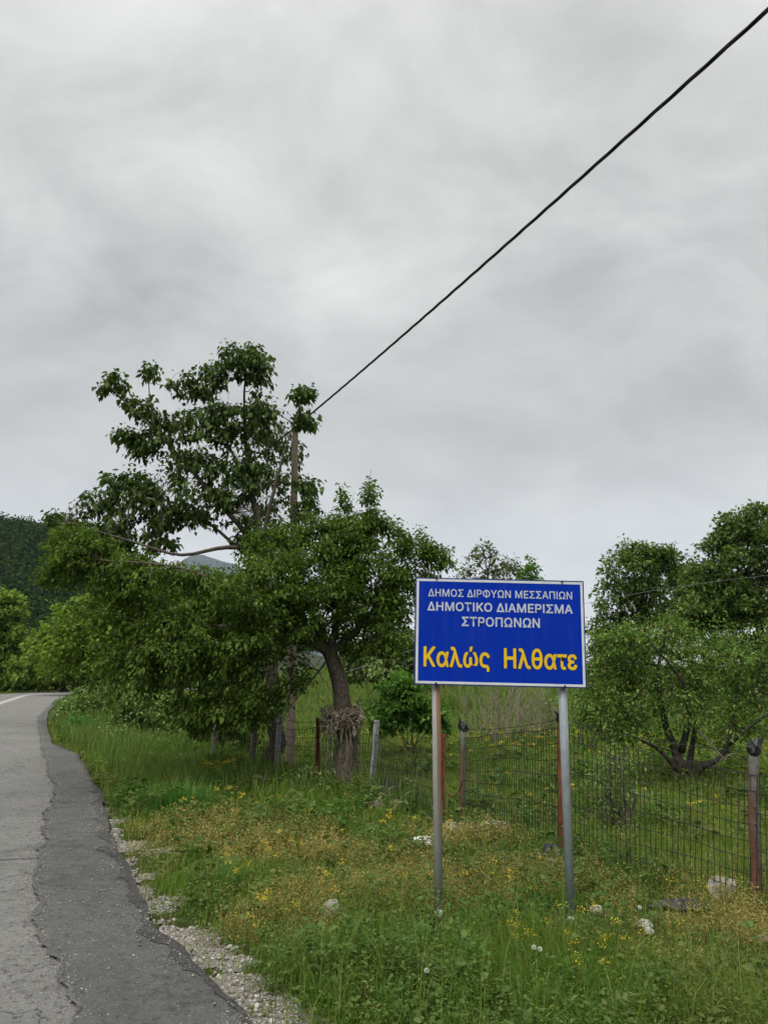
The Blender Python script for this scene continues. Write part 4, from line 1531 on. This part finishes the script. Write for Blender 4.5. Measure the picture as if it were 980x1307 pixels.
    def bold(body, u0, u1, v0, v1, wt, mat, d, name, extra=0.0):
        """letters thickened by copies of the outline moved round a small circle, each a hair further out"""
        res = text(body)
        cap = max(v[:, 1].max() for v, _ in text('Η'))
        x0 = min(v[:, 0].min() for v, _ in res)
        x1 = max(v[:, 0].max() for v, _ in res)
        sx, sy = (u1 - u0) * W / (x1 - x0), (v1 - v0) * H / cap
        mb = MB()
        k = 13
        for i in range(k):
            a_ = 2 * PI * i / (k - 1)
            off = (0, 0) if i == k - 1 else ((wt + extra) * math.cos(a_), (wt + extra) * math.sin(a_))
            for j, (V, T) in enumerate(res):
                xs = (u0 - .5) * W + (V[:, 0] - x0) * sx * (1 - 2 * wt / ((u1 - u0) * W)) + wt + off[0]
                zs = (.5 - v1) * H + V[:, 1] * sy * (1 - 2 * wt / ((v1 - v0) * H)) + wt + off[1]
                mb.add(C + np.outer(xs, ux) + np.outer(zs, uz) - uy * (d + (i * 6 + j % 6) * .000008), T)
        return part(mb, name, mat, panel)
    lines = [('ΔΗΜΟΣ ΔΙΡΦΥΩΝ ΜΕΣΣΑΠΙΩΝ', .076, .929, .106, .178, .0012, m_letter),
             ('ΔΗΜΟΤΙΚΟ ΔΙΑΜΕΡΙΣΜΑ', .072, .930, .229, .313, .0022, m_letter),
             ('ΣΤΡΟΠΩΝΩΝ', .275, .735, .364, .452, .0020, m_letter),
             ('Καλώς  Ηλθατε', .053, .948, .648, .834, .0042, m_yellow)]
    for body, u0, u1, v0, v1, wt, mat in lines:
        if mat is m_yellow:
            bold(body, u0, u1, v0, v1, wt, m_dark, .0026, 'lettering_edge', .0032)
        bold(body, u0, u1, v0, v1, wt, mat, .0030, 'lettering')
    # posts
    galv, nt, b = new_mat('galvanised_post')
    n = noise(nt, 6, 6, .65)
    c = ramp(nt, n, [(.3, (.21, .235, .25)), (.55, (.30, .33, .35)), (.75, (.38, .40, .41))])
    nt.links.new(c, b.inputs['Base Color'])
    b.inputs['Roughness'].default_value = .55
    b.inputs['Metallic'].default_value = .15
    # left leg: rust streak down its right-hand side, upper part
    rusty, nt, b = new_mat('rust_streaked_post')
    t = nd(nt, 'ShaderNodeTexCoord')
    s = nd(nt, 'ShaderNodeSeparateXYZ')
    nt.links.new(t.outputs['Object'], s.inputs[0])
    n = noise(nt, 5, 6, .65)
    base_c = ramp(nt, n, [(.3, (.22, .225, .20)), (.6, (.32, .32, .29)), (.75, (.38, .39, .38))])
    zs = nd(nt, 'ShaderNodeMath', operation='MULTIPLY')
    nt.links.new(s.outputs['Z'], zs.inputs[0])
    zs.inputs[1].default_value = .4
    zf = ramp(nt, zs.outputs[0], [(.26, (0, 0, 0)), (.5, (1, 1, 1))])
    xm = nd(nt, 'ShaderNodeMath', operation='MULTIPLY_ADD')
    nt.links.new(s.outputs['X'], xm.inputs[0])
    xm.inputs[1].default_value = 30
    xm.inputs[2].default_value = 0.5
    xo = nd(nt, 'ShaderNodeMath', operation='MULTIPLY_ADD')
    nt.links.new(n, xo.inputs[0])
    xo.inputs[1].default_value = .5
    nt.links.new(xm.outputs[0], xo.inputs[2])
    xf = ramp(nt, xo.outputs[0], [(.72, (0, 0, 0)), (.86, (1, 1, 1))])
    f = mixc(nt, 1.0, xf, zf, 'MULTIPLY')
    c = mixc(nt, f, base_c, (.21, .115, .06))
    nt.links.new(c, b.inputs['Base Color'])
    b.inputs['Roughness'].default_value = .65
    for g, tp, mt, lab in ((gl, (556.5, 738), rusty, 'metal post with a rusty brown streak'), (gr, (717.5, 744), galv, 'plain bluish-grey galvanised post')):
        mb = MB()
        g = np.array([g[0], Ys, g[2] - .25])
        x_t = at(tp[0], 877 if g[0] < .9 else 880, Ys)
        top = x_t + (x_t - g) / (x_t - g)[2] * (C[2] + H * .46 - x_t[2])
        L = g + (top - g) * np.linspace(0, 1, 12)[:, None]
        mb.tube([L[0] - L[0], L[-1] - L[0]], .0305, 16)
        o = mb.build('post', mt, root, True)
        for p_ in o.data.polygons:
            if len(p_.vertices) > 4:
                p_.use_smooth = False
        o.location = Vector(L[0]) - root.location
        o['label'] = lab
    # bolts with clamps at top and bottom of each post
    for u, v in ((.125, .012), (.87, .012), (.127, .985), (.872, .985)):
        mb = MB()
        q = P(u, v, .003)
        mb.tube([q, q - uy * .008], .008, 6)
        mb.tube([q - uy * .008, q - uy * .013], .004, 6)
        part(mb, 'bolt', M['black_plastic'], root)
    return gl, gr


gl, gr = build_sign()


# ================================================================== STONES AND LITTER
M['stone'] = plain('limestone', (.36, .34, .30), .9, 0, .4, 14, .015, (.17, .155, .13))
M['stone_white'] = plain('white_stone', (.58, .57, .55), .85, 0, .25, 18, .01, (.33, .32, .30))
M['stone_brown'] = plain('earthy_stone', (.2, .17, .14), .95, 0, .5, 12, .015, (.09, .07, .055))


def stone(px, py, rpx, mat, label, squash=(1, 1, .7), seed=None, group=None, lift=0.0):
    p = ground(px, py)
    r = 1.2 * rpx / FPX * np.hypot(p[0], p[1])
    mb = MB()
    mb.rock(np.zeros(3), r, seed if seed is not None else int(px * 7 + py), 3 if rpx > 8 else 2, squash)
    o = mb.build('stone', M[mat])
    o.location = (p[0], p[1], p[2] + r * squash[2] * .6 + lift + .02)
    o.rotation_euler = (0, 0, (px * 1.7) % 6)
    tag(o, label, 'stone', group)
    return o


stone(925, 1148, 18, 'stone', 'big pale grey boulder against the fence beside the right-edge post', (1.1, .8, .62))
stone(424, 1184, 11, 'stone', 'rounded grey stone in the weeds left of the sign post', (1, 1, .85), lift=.05)
stone(560.5, 1177, 6, 'stone_white', 'small white stone at the foot of the rust-streaked sign post', (1, 1, .8), lift=.01)
stone(540, 1088, 10, 'stone_white', 'long white stone lying left of the rust-streaked sign post', (1.7, .8, .55), lift=.04)
stone(556, 1078, 6, 'stone_white', 'white stone touching the rust-streaked sign post, below the rubble', (1.3, .8, .6), lift=.04)
stone(576, 1066, 13, 'stone', 'pale flat stone at the left end of the rubble by the fence post', (1.4, .9, .5))
stone(600, 1066, 14, 'stone_brown', 'earthy stone in the rubble at the foot of the plastic-capped post', (1.5, 1, .5))
stone(625, 1066, 13, 'stone', 'grey stone in the middle of the rubble along the mesh', (1.3, 1, .6))
stone(645, 1068, 13, 'stone_brown', 'brown stone at the right end of the rubble along the mesh', (1.3, 1, .6))
stone(705, 1108, 8, 'stone', 'grey stone under the black tarp scrap behind the right sign post')
stone(762, 1172, 8, 'stone', 'grey stone right of the bluish sign post foot')
stone(728, 1180, 4, 'stone_white', 'tiny white stone just in front of the bluish sign post foot')
stone(824, 1190, 9, 'stone', 'grey stone in the weeds between the bluish post and the boulder', (1.3, 1, .6))
stone(828, 1196, 5, 'stone_white', 'small white stone resting against a grey stone in the weeds')
stone(973, 1210, 9, 'stone', 'pale stone at the right edge in the dry weeds')
stone(667, 1112, 5, 'stone_white', 'small white stone between the two sign posts')
stone(478, 1036, 9, 'stone_brown', 'brown stone at the foot of the leaning pale post', (1.4, 1, .6))
stone(506, 1034, 8, 'stone', 'grey stone among the branches by the leaning pale post')
stone(180, 1010, 7, 'stone_white', 'white stone at the verge beside the tall grass tuft', (1.5, .8, .5))
stone(325, 1000, 8, 'stone', 'grey stone in the shade at the foot of the wooden pole', (1.5, 1, .6))


def litter():
    # black tarp scrap by the right leg
    rg = np.random.default_rng(12)

    def tarp(px, py, sx, sy, sz, label, name='tarp_scrap'):
        p = ground(px, py)
        n = 18
        u, v = np.meshgrid(np.linspace(-1, 1, n), np.linspace(-1, 1, n), indexing='ij')
        z = np.clip(1 - u ** 2 - v ** 2, 0, 1) * sz + (fbm(u * 2.5 + px, v * 2.5, 6, 3) - .4) * sz * .9
        rad = .75 + .5 * vnoise(np.arctan2(u, v) * 2 + px, u * 0, 3)
        V = np.stack([u * sx * rad, v * sy * rad, z + .02], -1)
        i, j = np.meshgrid(np.arange(n - 1), np.arange(n - 1), indexing='ij')
        a = (i * n + j)
        top = np.stack([a, a + n, a + n + 1, a + 1], -1).reshape(-1, 4)
        V2 = V.reshape(-1, 3)
        mb = MB()
        mb.add(V2, top)
        mb.add(V2 - [0, 0, .006], top[:, ::-1])
        o = mb.build(name, M['black_plastic'], smooth=True)
        o.location = p
        tag(o, label, 'plastic')
    tarp(708, 1098, .17, .10, .10, 'crumpled black plastic behind the bluish sign post at the fence foot')
    tarp(865, 1160, .20, .08, .05, 'torn black plastic strip in the dry weeds before the boulder')
    tarp(494, 1020, .14, .12, .22, 'black plastic rag lying on dead branches by the leaning pale post')
    # dead branches
    for k, (a, b, r) in enumerate((((480, 1022), (530, 1010), .035), ((495, 1030), (520, 1040), .02), ((470, 1040), (500, 1022), .02))):
        P0, P1 = ground(*a), ground(*b)
        P0, P1 = P0 + [0, 0, .06], P1 + [0, 0, .14]
        t = np.linspace(0, 1, 8)
        L = P0 + (P1 - P0) * t[:, None] + rg.normal(0, .015, (8, 3))
        mb = MB()
        mb.tube(L, r * (1 - .4 * t), 8)
        mb.tube(np.stack([L[4], L[4] + [.08, -.05, .1], L[4] + [.16, -.05, .14]]), [r * .5, r * .4, r * .2], 6)
        o = mb.build('dead_branch', M['twig_pale'], smooth=True, loc=P0)
        tag(o, ['thick dead branch sloping up beside the leaning pale post', 'short dead branch lying lowest beside the leaning pale post', 'thin dead branch crossing at the foot of the leaning pale post'][k], 'branch', 'dead branches at the fence')
    # broken pale branch hooked on the right-edge post
    Y = gpA[2][0][1] + .1
    mb = MB()
    L = np.array([at(951, 968, Y), at(935, 962, Y), at(922, 967, Y), at(908, 950, Y + .1), at(893, 935, Y + .2)])
    mb.tube(interp_line(L, .05), .0065, 6)
    mb.tube(np.array([at(922, 967, Y), at(915, 975, Y), at(906, 962, Y + .05)]), [.006, .004, .003], 5)
    tag(mb.build('dead_branch', M['bark'], smooth=True, loc=L[0]), 'pale broken branch caught on the top of the thick right-edge fence post', 'branch')


litter()


# ================================================================== GROUND COVER
def pxg(x, y):
    """approximate photo column/row of a ground point, used only for where species grow"""
    z = height(x, y) - EYE
    fw = y * math.cos(PITCH) + z * math.sin(PITCH)
    up = -y * math.sin(PITCH) + z * math.cos(PITCH)
    return 490 + FPX * x / fw, 653.5 - FPX * up / fw


FENCE_LINE = np.array([p[0][:2] for p in gpB[::-1]] + [p[0][:2] for p in gpA])


def beyond_fence(x, y):
    f = np.interp(x, FENCE_LINE[np.argsort(FENCE_LINE[:, 0])][:, 0], FENCE_LINE[np.argsort(FENCE_LINE[:, 0])][:, 1])
    return y - f


# where dry weeds stand (world centres taken from the picture once)
DRY = [(*flat(a, b), r) for a, b, r in ((520, 1130, .75), (430, 1090, .8), (330, 1090, .7), (620, 1140, .6), (250, 1075, .8), (780, 1130, .6), (860, 1170, .7), (960, 1200, .7), (930, 1240, .5), (700, 1120, .5), (400, 1160, .5), (300, 1200, .3), (560, 1075, .7))]
LUSH = [(*flat(a, b), r) for a, b, r in ((450, 1290, .8), (600, 1260, .8), (760, 1290, .7), (900, 1290, .6), (230, 1020, .9), (700, 1230, .6), (350, 1020, 1.0), (460, 1180, .3), (150, 975, 1.5))]


def field(x, y, L):
    g = np.zeros(np.shape(x))
    for a, b, r in L:
        g = np.maximum(g, np.exp(-((x - a) ** 2 + (y - b) ** 2) / r ** 2))
    return g


def sample(n, r0, r1, power=0.0):
    a = RNG.uniform(-math.radians(36), math.radians(36), n)
    r = r0 * (r1 / r0) ** RNG.uniform(0, 1, n)
    x, y = r * np.sin(a), r * np.cos(a)
    d = road_dist(x, y)
    k = ((d > .05) | (d < -6.4)) & (r < 95)
    g = gravel_mask(x, y)
    k &= RNG.uniform(0, 1, n) > sstep(.38, .72, g) * .80 * (y < 14)
    k &= (d > .22) | (RNG.uniform(0, 1, n) < .35) | (d < 0)
    return x[k], y[k], r[k], d[k]


def cover():
    # ---- short and long green grass
    x, y, r, d = sample(560000, 2.3, 90)
    n = len(x)
    z = height(x, y)
    dry = field(x, y, DRY)
    lush = field(x, y, LUSH)
    bf = beyond_fence(x, y)
    cl = fbm(x * 1.7, y * 1.7, 61, 3)
    keep = RNG.uniform(0, 1, n) < np.clip(.35 + 1.5 * (cl - .35) + lush * .3 - dry * .35 + (bf > 0) * .4, .12, 1)
    x, y, r, z, dry, lush, bf, cl, d = [q[keep] for q in (x, y, r, z, dry, lush, bf, cl, d)]
    n = len(x)
    L = RNG.uniform(.05, .15, n) * (.7 + .9 * cl) + lush * RNG.uniform(0, .16, n)
    L *= np.where(bf > .1, np.clip(.75 + .02 * bf, .7, 1.4), 1)
    L *= 1 - .25 * dry
    for g_ in (gl, gr):
        L *= 1 - .72 * np.exp(-((x - g_[0]) / .2) ** 2 - ((y - g_[1] + .3) / .4) ** 2)
    edge = np.exp(-np.maximum(d - .1, 0) / .6) * (d > 0)
    L = L * (1 + .5 * edge * sstep(9, 14, y))
    long_ = RNG.uniform(0, 1, n) < .08
    L = np.where(long_, L * RNG.uniform(1.5, 2.6, n), L)
    W = RNG.uniform(.0022, .0055, n) * np.clip(r / 5, .9, 7)
    mb = MB()
    blades(mb, np.stack([x, y, z - .01], 1), RNG.uniform(0, 2 * PI, n), np.abs(RNG.normal(.25, .25, n)), L, W, .8)
    far = bf > 1.0
    m = leaf_mat('grass_blade', [(.055, .125, .014), (.08, .175, .019), (.12, .215, .026), (.17, .235, .042), (.22, .215, .07)], .45,
                 [(.10, .175, .022), (.15, .225, .03), (.20, .245, .05), (.26, .25, .08)], .55)
    o = mb.build('grass', m)
    tag(o, 'green grass of the verge and of the meadow beyond the fence', 'grass', kind='stuff')

    # ---- leafy weeds (forbs)
    x, y, r, d = sample(64000, 2.4, 34)
    n = len(x)
    c2 = fbm(x * 1.1, y * 1.1, 71, 3)
    bf = beyond_fence(x, y)
    k = RNG.uniform(0, 1, n) < np.clip(.22 + 1.6 * (c2 - .4) + .25 * field(x, y, LUSH) - .3 * (bf > .4) - .3 * field(x, y, DRY), .03, 1) * (1 - .8 * np.exp(-np.minimum((x - gl[0]) ** 2 + .35 * (y - gl[1] + .3) ** 2, (x - gr[0]) ** 2 + .35 * (y - gr[1] + .3) ** 2) / .05))
    x, y, r, c2 = x[k], y[k], r[k], c2[k]
    n = len(x)
    H = RNG.uniform(.05, .25, n) * (.5 + 1.1 * c2)
    per = 15
    idx = np.repeat(np.arange(n), per)
    m_ = len(idx)
    az = RNG.uniform(0, 2 * PI, m_)
    hh = RNG.uniform(.05, 1, m_)
    leanx, leany = RNG.normal(0, .25, n), RNG.normal(0, .25, n)
    sp = RNG.uniform(.005, .06, m_)
    zz = height(x, y)
    P = np.stack([x[idx] + H[idx] * hh * leanx[idx] + np.cos(az) * sp, y[idx] + H[idx] * hh * leany[idx] + np.sin(az) * sp, zz[idx] + H[idx] * hh], 1)
    A = np.stack([np.cos(az), np.sin(az), RNG.uniform(-.1, .9, m_)], 1)
    Ll = RNG.uniform(.5, 1.2, m_) * np.repeat(RNG.choice([.018, .03, .045, .075], n, p=[.3, .4, .2, .1]), per) * np.clip(r[idx] / 6, .85, 2.5)
    mb = MB()
    leaves(mb, P, A, np.array([0, 0, 1.0]) + RNG.normal(0, .3, (m_, 3)), Ll, Ll * np.repeat(RNG.uniform(.25, .65, n), per), .15, .25)
    m = leaf_mat('weed_leaf', [(.035, .085, .016), (.055, .125, .022), (.085, .16, .03), (.12, .18, .045)], .35, [(.06, .09, .02), (.10, .13, .03), (.15, .16, .05)], .9)
    o = mb.build('leafy_weeds', m)
    tag(o, 'low leafy weeds growing among the verge grass', 'weeds', kind='stuff')

    # ---- dry straw coloured weeds with seed heads
    x, y, r, d = sample(105000, 2.5, 26)
    n = len(x)
    bf = beyond_fence(x, y)
    dr = field(x, y, DRY)
    c3 = fbm(x * 1.5, y * 1.5, 81, 3)
    k = RNG.uniform(0, 1, n) < np.clip(dr * 2.1 * (c3 - .18) + .8 * (c3 - .50) - .5 * field(x, y, LUSH) - .6 * (bf > .2), .012, .9) * .75
    x, y, r = x[k], y[k], r[k]
    n = len(x)
    zz = height(x, y)
    H = RNG.uniform(.07, .24, n)
    mb = MB()
    st = 3
    idx = np.repeat(np.arange(n), st)
    m_ = len(idx)
    az = RNG.uniform(0, 2 * PI, m_)
    ln = np.abs(RNG.normal(.2, .2, m_))
    Hs = H[idx] * RNG.uniform(.6, 1.1, m_)
    blades(mb, np.stack([x[idx], y[idx], zz[idx]], 1), az, ln, Hs, np.full(m_, .0022) * np.clip(r[idx] / 5, .9, 3), .3)
    fl = 20
    idx = np.repeat(np.arange(n), fl)
    m_ = len(idx)
    hh = RNG.uniform(.35, 1.05, m_)
    sp = RNG.uniform(0, .05, m_) * (.5 + hh)
    az = RNG.uniform(0, 2 * PI, m_)
    P = np.stack([x[idx] + np.cos(az) * sp, y[idx] + np.sin(az) * sp, zz[idx] + H[idx] * hh], 1)
    A = RNG.normal(size=(m_, 3)) + np.array([0, 0, .4])
    Ll = RNG.uniform(.006, .016, m_) * np.clip(r[idx] / 5, .9, 2.5)
    leaves(mb, P, A, RNG.normal(size=(m_, 3)), Ll, Ll * RNG.uniform(.35, .7, m_), .2, .1)
    m = leaf_mat('dry_seed_head', [(.22, .14, .05), (.33, .25, .085), (.44, .35, .15), (.34, .31, .085), (.17, .19, .045)], .35,
                 [(.26, .14, .055), (.36, .28, .10), (.40, .37, .13), (.2, .21, .05)], 1.3)
    o = mb.build('dry_weeds', m)
    tag(o, 'straw coloured dry weeds with fine seed heads on the verge', 'weeds', kind='stuff')

    # ---- yellow flower heads
    cs = [(*flat(a, b), rr, k) for a, b, rr, k in ((270, 1000, .5, 70), (245, 1040, .3, 20), (320, 1050, .6, 40), (700, 1225, .28, 40), (760, 1235, .3, 30), (780, 1260, .25, 20), (360, 1180, .3, 30), (330, 1200, .3, 20), (420, 1100, .6, 50),
                                                    (640, 1160, .4, 40), (850, 1200, .5, 30), (300, 1140, .5, 26), (500, 1150, .4, 20), (740, 1030, .8, 50), (680, 950, 5.0, 260), (620, 960, 3.0, 90), (900, 1050, 1.2, 40), (520, 1060, .8, 40))]
    mb, sb = MB(), MB()
    for cx_, cy_, rr, k in cs:
        k = max(4, int(k * (.26 if rr < 2 else .45)))
        px_ = cx_ + RNG.normal(0, rr * .5, k)
        py_ = cy_ + RNG.normal(0, rr * .5, k)
        ok = road_dist(px_, py_) > .25
        px_, py_ = px_[ok], py_[ok]
        k = len(px_)
        if not k:
            continue
        h_ = RNG.uniform(.14, .32, k)
        zz = height(px_, py_)
        dist = np.hypot(px_, py_)
        blades(sb, np.stack([px_, py_, zz], 1), RNG.uniform(0, 6, k), np.full(k, .06), h_, .004 * np.clip(dist / 5, 1, 4), .1)
        pn = 18
        idx = np.repeat(np.arange(k), pn)
        az = RNG.uniform(0, 2 * PI, k * pn)
        spr = RNG.uniform(0, .034, k * pn)
        P = np.stack([px_[idx] + np.cos(az) * spr, py_[idx] + np.sin(az) * spr, zz[idx] + h_[idx] + RNG.uniform(-.02, .012, k * pn)], 1)
        A = np.stack([np.cos(az), np.sin(az), RNG.uniform(.1, .9, k * pn)], 1)
        Ll = RNG.uniform(.008, .016, k * pn) * np.clip(dist[idx] / 6, .9, 2.2)
        leaves(mb, P, A, np.array([0, 0, 1.0]) + RNG.normal(0, .3, (k * pn, 3)), Ll, Ll * .7, .1, 0)
    o = mb.build('yellow_wildflowers', leaf_mat('yellow_petal', [(.38, .26, .015), (.46, .34, .02), (.50, .42, .05)], .25))
    tag(o, 'yellow wildflower heads scattered through the verge and meadow', 'flowers', kind='stuff')
    o = sb.build('flower_stalks', M['leaf_dense'])
    tag(o, 'thin green stalks under the yellow wildflowers', 'flower stalks', kind='stuff')

    # ---- tall weeds: along the foot of the fence, under the trees and on the slope
    mb = MB()
    pts = []
    for a, b in zip(FENCE_LINE[:-1], FENCE_LINE[1:]):
        k = int(np.linalg.norm(b - a) * 40)
        t = RNG.uniform(0, 1, k)[:, None]
        pts.append(a + (b - a) * t + RNG.normal(0, .18, (k, 2)))
    k = 4800
    t = RNG.uniform(0, 1, k)
    ex = np.interp(t, np.linspace(0, 1, len(EDGE)), EDGE[:, 0])
    e0 = np.stack([np.interp(RNG.uniform(11, 36, k), EDGE[2:-5, 1], EDGE[2:-5, 0]), np.zeros(k)], 1)
    yy = RNG.uniform(11, 40, k)
    xx = np.interp(yy, EDGE[2:-5, 1], EDGE[2:-5, 0]) + .35 + np.abs(RNG.normal(0, 1.2, k))
    pts.append(np.stack([xx, yy], 1))
    k = 5000
    yy = RNG.uniform(22, 75, k)
    pts.append(np.stack([RNG.uniform(-.16, .62, k) * yy, yy], 1))
    P2 = np.concatenate(pts)
    k = len(P2)
    idx = np.repeat(np.arange(k), 5)
    m_ = len(idx)
    X, Y = P2[idx, 0] + RNG.normal(0, .05, m_), P2[idx, 1] + RNG.normal(0, .05, m_)
    ok = (road_dist(X, Y) > .2)
    X, Y = X[ok], Y[ok]
    m_ = len(X)
    R_ = np.hypot(X, Y)
    L = RNG.uniform(.2, .5, m_) * np.where(Y > 22, 1.5, 1) * np.where(R_ < 9, .65, np.where(Y < 22, 1.15, 1))
    blades(mb, np.stack([X, Y, height(X, Y) - .02], 1), RNG.uniform(0, 6.3, m_), np.abs(RNG.normal(.15, .15, m_)), L, RNG.uniform(.004, .008, m_) * np.clip(R_ / 8, 1, 6), .5)
    m = leaf_mat('tall_grass_blade', [(.065, .135, .02), (.095, .17, .03), (.14, .20, .05), (.22, .22, .09)], .35)
    o = mb.build('tall_grass', m)
    tag(o, 'tall rank grass along the fence, the road edge and the slope behind', 'grass', kind='stuff')


cover()


# --- single tufts that stand out
def tuft(px, py, n, h_, label, mat='leaf_bright', w=.010, spread=.22):
    p = ground(px, py)
    rg = np.random.default_rng(int(px))
    mb = MB()
    a = rg.uniform(0, 2 * PI, n)
    r = spread * rg.uniform(0, 1, n) ** .7
    X, Y = p[0] + r * np.cos(a), p[1] + r * np.sin(a)
    blades(mb, np.stack([X, Y, height(X, Y) - .02], 1), a + rg.normal(0, .6, n), np.abs(rg.normal(.25, .2, n)), h_ * rg.uniform(.5, 1.1, n), np.full(n, w) * rg.uniform(.6, 1.2, n), 1.0)
    o = mb.build('grass_tuft', M[mat], loc=p)
    tag(o, label, 'grass tuft')


tuft(232, 1040, 900, .48, 'lush tall grass tuft on the verge below the yellow flowers', 'leaf_tuft', .009, .38)
tuft(452, 1195, 90, .22, 'clump of broad upright blades left of the rust-streaked sign post', 'leaf_tuft', .016, .09)
tuft(540, 1215, 110, .24, 'clump of broad blades below the foot of the rust-streaked sign post', 'leaf_tuft', .013, .10)
tuft(415, 1290, 70, .20, 'broad-bladed clump at the bottom edge beside the gravel', 'leaf_tuft', .02, .10)
tuft(500, 1300, 90, .22, 'broad-bladed clump at the bottom edge in the middle of the verge', 'leaf_tuft', .018, .14)
tuft(295, 1130, 70, .30, 'slim upright tuft beside the gravel margin', 'leaf_tuft', .01, .10)


# --- white seed clocks
def seed_clock(px, py, k, label):
    p = ground(px, py)
    rg = np.random.default_rng(int(px + py))
    root = thing('dandelion', p, label, 'flower', 'white seed clocks')
    h_ = .2
    mb = MB()
    top = p + np.array([rg.normal(0, .02), rg.normal(0, .02), h_])
    mb.tube([p - [0, 0, .02], (p + top) / 2 + [.004, 0, 0], top], .0022, 5)
    part(mb, 'stalk', M['leaf_dense'], root)
    mb = MB()
    n = 160
    d = rg.normal(size=(n, 3))
    d /= np.linalg.norm(d, axis=1, keepdims=True)
    leaves(mb, top + d * .004, d, rg.normal(size=(n, 3)), np.full(n, .010), np.full(n, .004), .1, 0)
    part(mb, 'seed_head', M['seed_white'], root)


M['seed_white'] = leaf_mat('seed_white', [(.62, .62, .60), (.75, .75, .73)], .3)
seed_clock(684, 1262, 1, 'white dandelion seed clock standing below the sign between its posts')
seed_clock(690, 1268, 1, 'smaller white dandelion seed clock just right of another one')
seed_clock(818, 1205, 1, 'white dandelion seed clock beside the grey stone in the weeds')
seed_clock(545, 1300, 1, 'white dandelion seed clock at the bottom edge of the verge')
